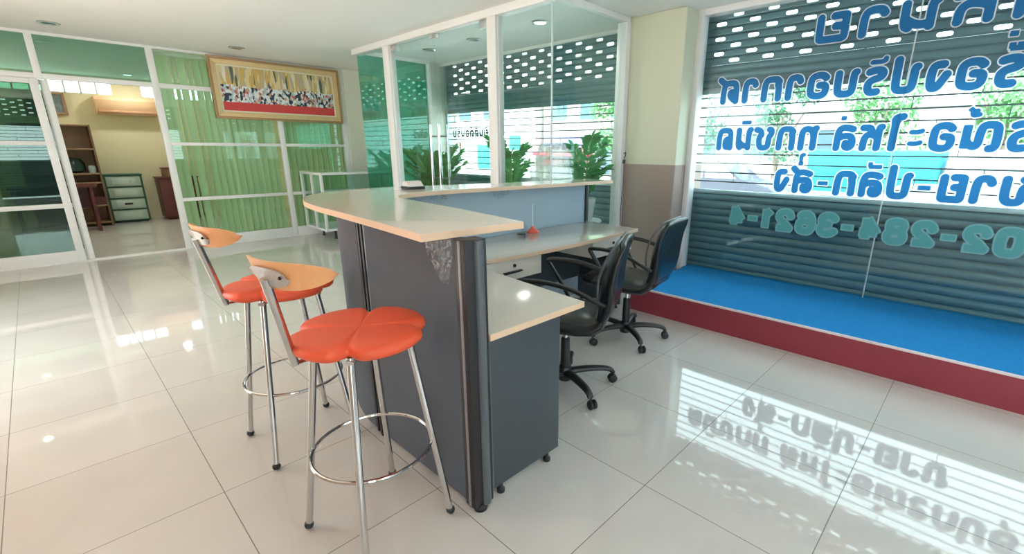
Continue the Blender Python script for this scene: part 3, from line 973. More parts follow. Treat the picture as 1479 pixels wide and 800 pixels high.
def frame_ring(bm, x0, x1, z0, z1, wd, y0, y1, bev):
    prism(bm, [(x0, z0), (x1, z0), (x1 - wd, z0 + wd), (x0 + wd, z0 + wd)], y0, y1, 'y', bev)
    prism(bm, [(x0, z1), (x0 + wd, z1 - wd), (x1 - wd, z1 - wd), (x1, z1)], y0, y1, 'y', bev)
    prism(bm, [(x0, z0), (x0 + wd, z0 + wd), (x0 + wd, z1 - wd), (x0, z1)], y0, y1, 'y', bev)
    prism(bm, [(x1, z0), (x1, z1), (x1 - wd, z1 - wd), (x1 - wd, z0 + wd)], y0, y1, 'y', bev)
bm = B(); frame_ring(bm, fx0, fx1, fz0, fz1, .030, fy - .055, fy - .002, .004); obj('outer_frame', bm, GOLD2, t)
bm = B(); frame_ring(bm, fx0 + .028, fx1 - .028, fz0 + .028, fz1 - .028, .060, fy - .042, fy - .004, .006); obj('inner_frame', bm, GOLD, t)
bm = B(); frame_ring(bm, fx0 + .088, fx1 - .088, fz0 + .088, fz1 - .088, .022, fy - .030, fy - .006, .002); obj('slip', bm, mat('cream_slip', (.78, .70, .52), .5, noise_amt=.04), t)
bm = B(); box(bm, fx0 + .105, fx1 - .105, fy - .020, fy - .008, fz0 + .105, fz1 - .105); obj('print', bm, photo_mat(), t, smooth=False)

# ------------------------------------------------------------ glass display case by the partition
cx0, cx1, cy0, cy1, cz0, cz1 = 2.73, 4.02, 6.95, 7.70, .15, .99
t = thing('display_case', 'glass display case with white aluminium frame standing by the partition', 'display case', (3.4, 7.3, 0))
fr = .035
bm = B()
for x in (cx0, cx1 - fr):
    for y in (cy0, (cy0 + cy1) / 2 - fr / 2 - .02, cy1 - fr):
        box(bm, x, x + fr, y, y + fr, cz0, cz1, .003)
for z in (cz0, cz1 - fr):
    for y in (cy0, cy1 - fr):
        box(bm, cx0 + fr, cx1 - fr, y, y + fr, z, z + fr, .003)
    for x in (cx0, cx1 - fr):
        box(bm, x, x + fr, cy0 + fr, cy1 - fr, z, z + fr, .003)
obj('frame', bm, ALU, t)
bm = B(); box(bm, cx0 + .005, cx1 - .005, cy0 + .005, cy1 - .005, cz0 + .005, cz0 + .03); obj('base_board', bm, mat('white_board', (.80, .82, .82), .4, noise_amt=.02), t, smooth=False)
for (a, b, c, d) in ((cx0 + fr, cx1 - fr, cy0 + .01, cy0 + .016), (cx0 + fr, cx1 - fr, cy1 - .016, cy1 - .01), (cx0 + .01, cx0 + .016, cy0 + fr, cy1 - fr), (cx1 - .016, cx1 - .01, cy0 + fr, cy1 - fr)):
    bm = B(); box(bm, a, b, c, d, cz0 + fr, cz1 - fr); obj('pane', bm, G_DOOR, t, smooth=False)
bm = B(); box(bm, cx0 + .02, cx1 - .02, cy0 + .02, cy1 - .02, cz1 - .006, cz1); obj('top_pane', bm, G_DOOR, t, smooth=False)
bm = B(); box(bm, cx0 + .03, cx1 - .03, cy0 + .12, cy1 - .05, .58, .586); obj('shelf', bm, G_DOOR, t, smooth=False)
for x in (2.93, 3.85):
    for y in (7.14, 7.58):
        bm = B(); tube(bm, [(x, y, 0), (x, y, cz0)], .016, 10); lathe(bm, [(.001, 0), (.024, 0), (.024, .02), (.001, .022)], (x, y, 0), 14)
        obj('foot', bm, BLACKP, t)

# ------------------------------------------------------------ back room furniture
t = thing('air_conditioner', 'peach toned wall air conditioner on the yellow back room wall', 'air conditioner', (1.36, YB - .1, 1.88))
bm = B(); prism(bm, [(YB - .002, 1.87), (YB - .002, 2.165), (YB - .17, 2.165), (YB - .215, 2.11), (YB - .215, 1.965), (YB - .15, 1.87)], .92, 1.83, 'x', .006)
obj('casing', bm, ACM, t)
bm = B(); box(bm, .95, 1.80, YB - .216, YB - .18, 1.905, 1.945, .004); obj('air_flap', bm, mat('ac_flap', (.62, .36, .20), .5, noise_amt=.05), t)

t = thing('framed_photo', 'brown framed picture high on the back room wall behind the sliding door', 'picture', (.33, YB - .03, 1.84))
bm = B(); frame_ring(bm, .08, .57, 1.84, 2.19, .035, YB - .04, YB - .002, .004); obj('frame', bm, TAN, t)
bm = B(); box(bm, .11, .54, YB - .02, YB - .008, 1.87, 2.16); obj('print', bm, mat('dim_print', (.22, .27, .28), .3, noise_amt=.8, noise_scale=14), t, smooth=False)

def open_shelf():
    t = thing('bookcase', 'tall brown open bookcase against the back room wall beside the doorway', 'bookcase', (.35, 11.35, 0))
    x0, x1, y0, y1, h = -.15, .755, 11.12, 11.55, 1.67
    for xx in (x0, x1 - .025):
        bm = B(); box(bm, xx, xx + .025, y0, y1, 0, h, .002); obj('side_panel', bm, BROWN, t)
    bm = B(); box(bm, x0 + .025, x1 - .025, y1 - .012, y1, .02, h); obj('back_panel', bm, TAN, t, smooth=False)
    for z in (.05, .34, .72, .87, 1.27, h - .025):
        bm = B(); box(bm, x0 + .025, x1 - .025, y0, y1 - .012, z, z + .025, .002); obj('shelf', bm, TAN, t)
    bm = B(); box(bm, x0 + .025, x1 - .025, y0 + .005, y0 + .02, .365, .50); obj('drawer_front', bm, DWOOD, t, smooth=False)
open_shelf()
bm = B(); lathe(bm, [(.001, .895), (.10, .895), (.17, .93), (.17, 1.05), (.13, 1.13), (.001, 1.15)], (.42, 11.3, 0), 20)
tag(obj('helmet', bm, mat('dark_green_shell', (.025, .06, .05), .25, noise_amt=.1)), 'dark rounded helmet lying on the bookcase shelf', 'helmet')
bm = B(); lathe(bm, [(.001, .895), (.045, .895), (.05, .95), (.05, 1.0), (.03, 1.02), (.001, 1.02)], (.66, 11.2, 0), 16)
tag(obj('jar', bm, mat('pale_jar', (.55, .68, .72), .3, noise_amt=.05)), 'small pale blue jar on the bookcase shelf beside the dark helmet', 'jar')

t = thing('writing_desk', 'dark red wooden desk seen past the sliding door edge', 'desk', (.35, 10.7, 0))
bm = B(); box(bm, -.35, .62, 10.45, 10.95, .70, .735, .004); obj('desk_top', bm, DWOOD, t)
for x in (-.32, .52):
    bm = B(); box(bm, x, x + .04, 10.48, 10.92, 0, .70, .002); obj('side_panel', bm, DWOOD, t)
bm = B(); box(bm, -.28, .52, 10.88, 10.9, .35, .70); obj('modesty_panel', bm, DWOOD, t, smooth=False)

t = thing('drawer_tower', 'mint green four drawer plastic storage tower against the yellow wall', 'drawer unit', (1.04, 11.55, 0))
dx0, dx1, dy0, dy1 = .77, 1.30, 11.36, 11.72
bm = B()
for x in (dx0, dx1 - .025):
    box(bm, x, x + .025, dy0 + .01, dy1, .03, .84, .004)
for k in range(5):
    z = .03 + k * .20
    box(bm, dx0, dx1, dy0 + .005, dy1, z - .008, z + .012, .003)
box(bm, dx0 - .01, dx1 + .01, dy0 - .005, dy1, .825, .855, .006)
obj('body', bm, DGREEN, t)
for k in range(4):
    z = .045 + k * .20
    bm = B(); box(bm, dx0 + .028, dx1 - .028, dy0, dy1 - .02, z, z + .17, .008)
    d = obj('drawer', bm, MINT, t)
    bm = B(); box(bm, dx0 + .10, dx1 - .10, dy0 - .006, dy0 + .004, z + .03, z + .145, .004); obj('drawer_panel', bm, mat('pale_mint_plastic', (.58, .70, .64), .25, noise_amt=.03), d)
    if k == 1:
        bm = B(); box(bm, dx0 + .21, dx1 - .21, dy0 - .010, dy0 - .005, z + .07, z + .105, .001); obj('nameplate', bm, BLACKP, d)
for x in (dx0 + .05, dx1 - .05):
    bm = B(); lathe(bm, [(.001, 0), (.022, 0), (.022, .024), (.001, .024)], (x, dy0 + .06, 0), 12); obj('foot', bm, BLACKP, t)

t = thing('cabinet', 'low dark red wooden cabinet in the back room corner by the doorway edge', 'cabinet', (1.8, 11.5, 0))
bm = B(); box(bm, 1.52, 2.12, 11.28, 11.72, 0.04, .76, .004); box(bm, 1.56, 2.08, 11.32, 11.70, 0, .04); obj('carcass', bm, DWOOD, t)
bm = B(); box(bm, 1.50, 2.14, 11.26, 11.73, .76, .785, .004); obj('cabinet_top', bm, DWOOD, t)
for a, b in ((1.53, 1.815), (1.825, 2.11)):
    bm = B(); box(bm, a, b, 11.268, 11.285, .06, .745, .003); obj('door', bm, DWOOD, t)
t = thing('wooden_box', 'small brown wooden box resting on the low dark red cabinet', 'box', (1.80, 11.5, .785))
bm = B(); box(bm, 1.63, 2.0, 11.38, 11.66, .786, .925, .004); obj('body', bm, BROWN, t)
bm = B(); box(bm, 1.62, 2.01, 11.37, 11.67, .925, .95, .004); obj('lid', bm, DWOOD, t)

# ------------------------------------------------------------ reception counter
t = thing('reception_counter', 'grey L-shaped reception counter with pale curved laminate bar top', 'counter', (1.3, 2.3, 0))
RC = t
ZB0, ZB1 = 1.047, 1.075
inner = chaikin([(1.29, 2.26, 0), (1.34, 2.40, 0), (1.50, 2.51, 0), (1.80, 2.53, 0), (2.4, 2.47, 0)], 3)
outer = chaikin([(3.42, 2.70, 0), (3.0, 2.725, 0), (2.4, 2.80, 0), (1.75, 2.96, 0), (1.42, 2.99, 0), (1.16, 2.90, 0), (.97, 2.72, 0), (.875, 2.48, 0), (.835, 2.22, 0), (.825, 1.98, 0), (.80, 1.6, 0)], 2)
poly = [(.771, 1.252), (1.178, 1.222), (1.245, 1.70)] + [(p.x, p.y) for p in inner] + [(3.40, 2.405)] + [(p.x, p.y) for p in outer]
bm = B(); prism(bm, poly, ZB0 + .002, ZB1, 'z', .0015); obj('bar_top', bm, LAM, t, ang=25)
def edge_strip(bm, poly, off, z0, z1):
    n = len(poly)
    a2 = sum(poly[i][0] * poly[(i + 1) % n][1] - poly[(i + 1) % n][0] * poly[i][1] for i in range(n))
    s = 1 if a2 > 0 else -1
    ring = []
    for i in range(n):
        p0, p1, p2 = Vector(poly[i - 1]), Vector(poly[i]), Vector(poly[(i + 1) % n])
        d1, d2 = (p1 - p0).normalized(), (p2 - p1).normalized()
        nn = (Vector((d1.y, -d1.x)) + Vector((d2.y, -d2.x))) * s
        nn.normalize()
        k = max(.6, nn.dot(Vector((d1.y, -d1.x)) * s))
        ring.append(p1 + nn * off / k)
    for i in range(n):
        j = (i + 1) % n
        a, b = ring[i], ring[j]
        c, d = Vector(poly[i]), Vector(poly[j])
        v = [bm.verts.new(q) for q in ((a.x, a.y, z0), (b.x, b.y, z0), (b.x, b.y, z1), (a.x, a.y, z1))]
        bm.faces.new(v)
        w1 = [bm.verts.new(q) for q in ((a.x, a.y, z1), (b.x, b.y, z1), (d.x, d.y, z1), (c.x, c.y, z1))]
        bm.faces.new(w1)
        w2 = [bm.verts.new(q) for q in ((a.x, a.y, z0), (b.x, b.y, z0), (d.x, d.y, z0), (c.x, c.y, z0))]
        bm.faces.new(w2)
bm = B(); edge_strip(bm, poly, .002, ZB0 + .003, ZB1 - .0015)
bmesh.ops.remove_doubles(bm, verts=bm.verts[:], dist=1e-5); obj('edge_band', bm, EDGE, t, ang=25)
# side panel, corner panel, rear panel
bm = B(); box(bm, .885, .925, 1.235, 1.875, .03, ZB0, .002); obj('side_panel', bm, GREYP, t)
def qarc(cx, cy, rx, ry, n=14):
    return [(cx - rx * math.cos(PI / 2 * k / n), cy + ry * math.sin(PI / 2 * k / n)) for k in range(n + 1)]
o_ = qarc(1.46, 1.945, .575, .745)
i_ = qarc(1.46, 1.945, .535, .705)
bm = B(); prism(bm, o_ + i_[::-1], .03, ZB0, 'z'); obj('corner_panel', bm, GREYP, t, ang=30)
bm = B(); box(bm, 1.53, 3.33, 2.665, 2.69, .03, ZB0, .002); obj('rear_panel', bm, GREYP, t)
bm = B(); box(bm, 1.53, 3.33, 2.650, 2.665, .03, ZB0, .002); obj('rear_panel_lining', bm, BLUEP, t)
def post(bm, x0, x1, y0, y1):
    box(bm, x0, x1, y0, y1, .02, ZB0, .003)
# grooved joint post between side and corner panels
bm = B(); post(bm, .886, .924, 1.875, 1.945)
bm2 = B()
for y in (1.888, 1.918):
    box(bm2, .880, .888, y, y + .014, .02, ZB0, .002)
jp = obj('joint_post', bm, POSTG, t); obj('groove_strip', bm2, POSTD, jp)
bm = B(); lathe(bm, [(.001, 0), (.018, 0), (.020, .012), (.012, .03), (.001, .03)], (.905, 1.905, 0), 14); obj('foot', bm, BLACKP, t)
# near end column: dark bronze profile with grey rounded cover
bm = B(); box(bm, .878, .968, 1.178, 1.236, .02, ZB0, .004); cp = obj('end_post', bm, POSTD, t)
bm = B(); box(bm, .8745, .8790, 1.200, 1.212, .022, ZB0 - .002, .001)
obj('silver_strip', bm, mat('grey_strip', (.24, .23, .24), .4, noise_amt=.05), cp)
bm = B(); lathe(bm, [(.001, .022), (.016, .022), (.019, .03), (.019, ZB0 - .005), (.001, ZB0 - .003)], (.935, 1.182, 0), 20); obj('round_cover', bm, POSTG, cp)
bm = B(); lathe(bm, [(.001, 0), (.026, 0), (.028, .014), (.018, .024), (.001, .024)], (.915, 1.195, 0), 18); obj('foot', bm, BLACKP, t)
# inner corner posts and far end post
for x0, x1, y0, y1, m in ((1.46, 1.49, 2.64, 2.69, ALU_RAW), (1.49, 1.53, 2.64, 2.69, POSTD), (3.33, 3.372, 2.638, 2.70, POSTD)):
    bm = B(); post(bm, x0, x1, y0, y1); obj('post', bm, m, t)
bm = B(); box(bm, 3.345, 3.357, 2.632, 2.640, .022, ZB0 - .004, .001); obj('post_grey_strip', bm, POSTG, t)  # thin grey strip on the far end post
for x, y in ((3.35, 2.67), (2.4, 2.675), (1.5, 2.665)):
    bm = B(); lathe(bm, [(.001, 0), (.020, 0), (.020, .014), (.012, .022), (.012, .032), (.001, .032)], (x, y, 0), 14); obj('foot', bm, BLACKP, t)

# side desk (return) on the near end
ZD0, ZD1 = .680, .705
t = thing('side_desk', 'pale laminate side desk with dark end panel, butted to the counter end post', 'desk', (1.2, 1.6, 0))
poly = [(.972, 1.176), (1.492, 1.176), (1.545, 1.80), (1.60, 2.04), (.972, 2.04)]
bm = B(); prism(bm, poly, ZD0 + .001, ZD1, 'z', .001); obj('desk_top', bm, LAM, t, ang=25)
bm = B(); edge_strip(bm, poly, .0018, ZD0, ZD1 - .001); bmesh.ops.remove_doubles(bm, verts=bm.verts[:], dist=1e-5); obj('edge_band', bm, EDGE, t, ang=25)
bm = B(); box(bm, .974, 1.362, 1.195, 1.222, .045, ZD0, .002); ep = obj('end_panel', bm, GREYD, t)
bm = B(); box(bm, .972, .980, 1.188, 1.1955, .045, ZD0, .001); obj('edge_strip', bm, POSTG, ep)
for x in (1.03, 1.30):
    bm = B(); lathe(bm, [(.001, 0), (.016, 0), (.017, .014), (.009, .022), (.009, .046), (.001, .046)], (x, 1.208, 0), 14); obj('foot', bm, BLACKP, t)
bm = B(); box(bm, .974, .990, 1.224, 2.04, .045, ZD0, .002); obj('inner_panel', bm, GREYD, t)

# main desk along the rear panel
t = thing('main_desk', 'long pale laminate desk under the counter rear panel, with two cream drawers', 'desk', (2.4, 2.35, 0))
front = chaikin([(1.602, 2.085, 0), (1.90, 2.035, 0), (2.45, 2.015, 0), (3.306, 2.065, 0)], 3)
poly = [(p.x, p.y) for p in front] + [(3.345, 2.628), (1.42, 2.628), (1.16, 2.45), (1.03, 2.20), (1.0, 2.045), (1.602, 2.045)]
bm = B(); prism(bm, poly, ZD0 + .001, ZD1, 'z', .001); obj('desk_top', bm, LAM, t, ang=25)
bm = B(); edge_strip(bm, poly, .0018, ZD0, ZD1 - .001); bmesh.ops.remove_doubles(bm, verts=bm.verts[:], dist=1e-5); obj('edge_band', bm, EDGE, t, ang=25)
for k, (x0, x1) in enumerate(((1.64, 2.165), (2.72, 3.235))):
    bm = B(); box(bm, x0, x1, 2.092, 2.52, .545, ZD0 - .001, .002); d = obj('drawer', bm, CREAM, t)
    bm = B(); box(bm, x0 - .001, x1 + .001, 2.074, 2.092, .541, .675, .003); fr_ = obj('drawer_front', bm, CREAM, d)
    c = (x0 + x1) / 2 + (.0 if k == 0 else -.02)
    bm = B(); box(bm, c - .075, c + .075, 2.052, 2.075, .592, .601, .003); box(bm, c - .065, c + .065, 2.066, 2.075, .584, .596, .002)
    lathe(bm, [(.001, 2.066), (.011, 2.066), (.011, 2.075), (.001, 2.076)], (c + .02, 0, .632), 14, axis='y')
    obj('drawer_pull', bm, BLACKP, d)
bm = B(); box(bm, 3.225, 3.252, 2.16, 2.62, .04, ZD0, .002); obj('end_panel', bm, GREYD, t)
bm = B(); box(bm, 1.45, 3.22, 2.600, 2.62, .22, ZD0, .002); obj('modesty_panel', bm, GREYD, t)
for y in (2.2, 2.58):
    bm = B(); lathe(bm, [(.001, 0), (.016, 0), (.016, .014), (.009, .02), (.009, .041), (.001, .041)], (3.238, y, 0), 12); obj('foot', bm, BLACKP, t)
bm = B(); lathe(bm, [(.001, ZD1 - .001), (.034, ZD1), (.036, ZD1 + .002), (.030, ZD1 + .005), (.001, ZD1 + .0055)], (2.44, 2.55, 0), 22); obj('cable_grommet', bm, BLACKP, t)

# coral pen holder with a clear wire on the desk
t = thing('pen_stand', 'coral cone pen stand with thin clear rod on the long desk', 'pen stand', (2.56, 2.545, ZD1))
bm = B(); lathe(bm, [(.001, ZD1 + .0003), (.048, ZD1 + .0003), (.050, ZD1 + .008), (.034, ZD1 + .020), (.017, ZD1 + .036), (.012, ZD1 + .046), (.001, ZD1 + .05)], (2.56, 2.545, 0), 24); obj('base', bm, PINKR, t)
bm = B(); tube(bm, [(2.56, 2.545, ZD1 + .046), (2.585, 2.57, ZD1 + .22)], .0022, 6); obj('rod', bm, ALU_RAW, t)

# small dark desk stapler-like card tray on the bar
t = thing('card_holder', 'small white and dark card holder on the bar top in front of the bushy plant', 'card holder', (1.66, 2.74, ZB1))
bm = B(); box(bm, 1.60, 1.72, 2.70, 2.80, ZB1 + .0005, ZB1 + .018, .004); obj('base', bm, BLACKP, t)
bm = B(); prism(bm, [(2.705, ZB1 + .018), (2.795, ZB1 + .018), (2.78, ZB1 + .05), (2.74, ZB1 + .05)], 1.605, 1.715, 'x', .003); obj('card_stack', bm, mat('off_white_card', (.74, .72, .68), .6, noise_amt=.05), t)

# scraps of crumpled clear film left on the panels
def film(name, u0, u1, v0, v1, plane, seed, label, shape=None, amp=.006):
    bm = B()
    n, m_ = 16, 16
    g = []
    for i in range(n + 1):
        row = []
        for j in range(m_ + 1):
            u, v = i / n, j / m_
            if shape:
                u, v = shape(u, v)
            nz = noise.noise(Vector((u * 7 + seed, v * 7, seed))) + .6 * noise.noise(Vector((u * 17, v * 17 + seed, 3)))
            row.append(bm.verts.new(plane(u0 + u * (u1 - u0), v0 + v * (v1 - v0), abs(nz) * amp + .0012)))
        g.append(row)
    for i in range(n):
        for j in range(m_):
            bm.faces.new((g[i][j], g[i + 1][j], g[i + 1][j + 1], g[i][j + 1]))
    return tag(obj('clear_film', bm, FILM, smooth=False), label, 'plastic film', 'scraps of clear packing film')
def tri(u, v):
    w_ = 1 - .75 * max(0, v - .35) / .65
    return (.25 + (u - .25) * w_ + .0 * v, v)
film('clear_film', 1.25, 1.41, 1.043, .885, lambda u, v, d: (.885 - d, u, v), 2.3, 'crumpled clear film stuck to the counter side panel below the bar', tri)
film('clear_film', 2.24, 2.44, 1.043, .975, lambda u, v, d: (u, 2.650 - d, v), 5.1, 'clear film scrap hanging under the rear shelf at mid length', tri, .012)
film('clear_film', 1.56, 1.85, 1.043, .92, lambda u, v, d: (u, 2.650 - d, v), 8.7, 'crumpled clear film on the blue rear panel at the corner end', tri, .010)

# ------------------------------------------------------------ bar stools
def make_stool(label):
    t = thing('bar_stool', label, 'bar stool', (0, 0, 0), 'orange bar stools at the counter')
    NOTCH = math.radians(52)
    HS = .765
    def rad(a, k):
        s = math.sin(2 * (a - NOTCH))
        e = math.exp(-(s / .30) ** 2)
        return .208 * (k * (1 + .035 * abs(s)) - .21 * e * (k if k < .8 else .8 + (k - .8) * 1.0))
    n = 168
    rings = []
    prof = [(.02, .726), (.80, .727), (.93, .731), (.985, .741), (1.0, .752), (.99, .762), (.95, .771), (.86, .777), (.6, .778), (.3, .7745), (.06, .7715)]
    for k, z in prof:
        ring = []
        for i in range(n):
            a = 2 * PI * i / n
            crease = math.exp(-(math.sin(2 * (a - NOTCH)) / .16) ** 2) * (.008 if z > .76 else 0) * (k if k < .9 else .9)
            ring.append((rad(a, k) * math.cos(a), rad(a, k) * math.sin(a), z - crease))
        rings.append(ring)
    bm = B(); loft(bm, rings); obj('seat', bm, ORANGE, t, local=True, ang=50)
    bm = B(); lathe(bm, [(.001, .715), (.125, .715), (.125, .7265), (.001, .7265)], n=28)
    for k in range(4):
        a = NOTCH + k * PI / 2
        c, s = math.cos(a), math.sin(a)
        tube(bm, [(c * .05, s * .05, .716), (c * .165, s * .165, .716)], .013, 8, flat=.6)
    obj('seat_plate', bm, PLATE, t, local=True)
    for k in range(4):
        a = NOTCH + k * PI / 2 + .0
        c, s = math.cos(a), math.sin(a)
        bm = B(); tube(bm, [(c * .148, s * .148, .728), (c * .250, s * .250, .022)], .0118, 12)
        lg = obj('leg', bm, CHROME, t, local=True)
        bm = B(); sphere(bm, (c * .252, s * .252, .0165), (.0165, .0165, .0165), 14)
        obj('foot_ball', bm, BLACKP, lg, local=True)
    bm = B(); torus(bm, (0, 0, .325), .199, .0062, 64, 8); obj('foot_ring', bm, CHROME, t, local=True)
    # back support tube and curved backrest
    a0 = math.radians(178)
    b0 = Vector((math.cos(a0) * .205, math.sin(a0) * .205, .705))
    a1 = math.radians(193)
    RB = .262
    b1 = Vector((math.cos(a1) * (RB + .012), math.sin(a1) * (RB + .012), .995))
    bm = B(); tube(bm, [b0, b0 * .5 + b1 * .5, b1], .0125, 12)
    tube(bm, [Vector((math.cos(a0) * .08, math.sin(a0) * .08, .713)), b0 + Vector((.008, 0, .002))], .011, 8, flat=.5)
    obj('back_tube', bm, CHROME, t, local=True)
    AC, SP = math.radians(197), math.radians(41)
    rings = []
    NB = 28
    for i in range(NB + 1):
        q = -1 + 2 * i / NB
        a = AC + SP * q
        hh = .040 * max(0.0, 1 - abs(q) ** 2.6) ** .62 + .0015
        zc = 1.004 + .012 * q * q
        th = .0055
        ring = []
        for (dr, dz) in ((-1, -1), (-1, -.5), (-1, 0), (-1, .5), (-1, 1), (1, 1), (1, .5), (1, 0), (1, -.5), (1, -1)):
            R = RB + dr * th * (1 - .45 * abs(dz)) + dz * .012
            ring.append((R * math.cos(a), R * math.sin(a), zc + dz * hh))
        rings.append(ring)
    bm = B(); loft(bm, rings); br = obj('backrest', bm, PEACHW, t, local=True, ang=40)
    rings = []
    for i in range(13):
        q = -1 + 2 * i / 12
        a = AC - .06 + math.radians(17) * q
        hh = .027 * math.sqrt(max(0, 1 - abs(q) ** 3)) + .001
        ring = []
        for (dr, dz) in ((0, -1), (0, -.4), (0, .4), (0, 1), (1, 1), (1, .4), (1, -.4), (1, -1)):
            R = RB + .005 + dr * .006 + dz * .008
            ring.append((R * math.cos(a), R * math.sin(a), 1.000 + dz * hh))
        rings.append(ring)
    bm = B(); loft(bm, rings); obj('back_plate', bm, PLATE, br, local=True, ang=40)
    a = AC + math.radians(9)
    bm = B(); sphere(bm, ((RB + .014) * math.cos(a), (RB + .014) * math.sin(a), 1.004), .005, 8); obj('screw', bm, BLACKP, br, local=True)
    return t
st = make_stool('orange clover seat bar stool nearest the camera, close to the counter panel')
st.location = (.622, 1.412, 0)
dup(st, (.632, 2.180, 0), math.radians(-7), 'orange clover seat bar stool farther back, beyond the nearest stool')

# ------------------------------------------------------------ office chairs
def section(center, tangent, wdt, thick, bow, n=24, p=3.2):
    """closed superellipse ring across x; tangent in the yz plane"""
    t = Vector((0, tangent[0], tangent[1])).normalized()
    nrm = Vector((0, -t.z, t.y))
    ring = []
    for k in range(n):
        a = 2 * PI * k / n
        c, s = math.cos(a), math.sin(a)
        x = wdt / 2 * math.copysign(abs(c) ** (2 / p), c)
        d = thick / 2 * math.copysign(abs(s) ** (2 / 2.2), s)
        b = bow * (2 * x / max(wdt, .01)) ** 2
        ring.append(Vector((x, center[0], center[1])) + nrm * (d + b))
    return ring

def pad(prof, n=24):
    pts = prof
    rings = []
    for i, (y, z, wd, th, bow) in enumerate(pts):
        a = pts[max(0, i - 1)]; b = pts[min(len(pts) - 1, i + 1)]
        rings.append(section((y, z), (b[0] - a[0], b[1] - a[1]), wd, th, bow, n))
    return loft(B(), rings)

def make_chair(label, base_rot):
    t = thing('office_chair', label, 'office chair', (0, 0, 0), 'black office chairs at the desks')
    # facing local +Y
    seat = [(.262, .452, .30, .012, 0), (.258, .455, .40, .05, 0), (.235, .455, .455, .090, .004), (.15, .455, .475, .105, .010), (.0, .450, .475, .108, .014),
            (-.10, .446, .465, .105, .016), (-.17, .452, .445, .10, .02), (-.205, .478, .425, .09, .02), (-.215, .50, .415, .07, .02)]
    s = obj('seat', pad(seat), LEATHER, t, local=True, ang=60)
    back = [(-.195, .475, .40, .05, .02), (-.222, .515, .42, .082, .02), (-.235, .56, .435, .092, .024), (-.240, .62, .450, .090, .030), (-.242, .68, .462, .084, .034),
            (-.250, .74, .462, .078, .034), (-.266, .80, .462, .070, .030), (-.290, .855, .452, .062, .026), (-.306, .885, .425, .046, .022), (-.313, .897, .37, .012, .02)]
    b = obj('backrest', pad(back), LEATHER, t, local=True, ang=60)
    # piping along the rim of the back
    bm = B()
    L = [Vector((sg * (p[2] / 2 + .001), p[0] - .0, p[1])) + Vector((0, p[4] * .95, 0)) for sg in (-1,) for p in back[1:]]
    R = [Vector((-v.x, v.y, v.z)) for v in L][::-1]
    tube(bm, chaikin(L + R, 2), .0065, 8); obj('piping', bm, PIPING, b, local=True)
    # loop arms
    for sg in (-1, 1):
        x = sg * .255
        pth = chaikin([(sg * .20, .02, .428), (sg * .24, .03, .43), (x, .045, .46), (x, .10, .56), (x, .165, .660), (x, .185, .686), (x, .145, .692), (x, .06, .694), (x, -.06, .676), (x, -.16, .638), (sg * .243, -.225, .60), (sg * .215, -.242, .585)], 3)
        bm = B(); tube(bm, pth, .0115, 10, flat=1.35); obj('armrest', bm, BLACKP, t, local=True)
    bm = B(); box(bm, -.13, .13, -.12, .12, .405, .424, .006); box(bm, -.05, .05, -.07, .07, .375, .408, .006)
    tube(bm, [(.05, .02, .39), (.21, .04, .385)], .006, 8); obj('seat_mechanism', bm, BLACKP, t, local=True)
    bm = B(); lathe(bm, [(.001, .28), (.0145, .28), (.0145, .40), (.001, .40)], n=18); obj('gas_lift', bm, CHROME, t, local=True)
    bm = B(); lathe(bm, [(.001, .07), (.027, .07), (.027, .20), (.025, .30), (.020, .305), (.001, .305)], n=20); obj('column_cover', bm, BLACKP, t, local=True)
    bm = B(); lathe(bm, [(.001, .045), (.036, .045), (.040, .06), (.040, .11), (.034, .125), (.001, .127)], n=20)
    for k in range(5):
        a = base_rot + k * 2 * PI / 5
        c, s_ = math.cos(a), math.sin(a)
        pth = chaikin([(c * .02, s_ * .02, .092), (c * .10, s_ * .10, .104), (c * .21, s_ * .21, .103), (c * .275, s_ * .275, .090), (c * .290, s_ * .290, .066)], 2)
        n_ = len(pth)
        tube(bm, pth, [.030 - .014 * i / (n_ - 1) for i in range(n_)], 10, flat=.72)
    obj('star_base', bm, BLACKP, t, local=True)
    for k in range(5):
        a = base_rot + k * 2 * PI / 5
        c, s_ = math.cos(a), math.sin(a)
        bm = B()
        d = Vector((-s_, c, 0))
        cc = Vector((c * .29 - s_ * .012, s_ * .29 + c * .012, .0262))
        fwd = Vector((c, s_, 0))
        for sg in (-1, 1):
            rings = []
            for (rr_, h) in ((.001, .003), (.022, .003), (.026, .007), (.026, .017), (.020, .022), (.001, .023)):
                rings.append([cc + fwd * (rr_ * math.cos(2 * PI * q / 16)) + Vector((0, 0, rr_ * math.sin(2 * PI * q / 16))) + d * (sg * h) for q in range(16)])
            loft(bm, rings)
        tube(bm, [(c * .29, s_ * .29, .030), (c * .29, s_ * .29, .068)], .007, 8)
        obj('caster', bm, BLACKP, t, local=True)
    return t
C1H = math.radians(117 - 90)
ch1 = make_chair('black office chair nearer the camera, backrest edge-on beside the side desk', math.radians(33) - C1H)
ch1.location = (1.871, 1.599, 0); ch1.rotation_euler = (0, 0, C1H)
C2H = math.radians(100 - 90)
ch2 = make_chair('black office chair farther back, seen from behind in front of the blue platform', math.radians(19) - C2H)
ch2.location = (2.734, 1.763, 0); ch2.rotation_euler = (0, 0, C2H)

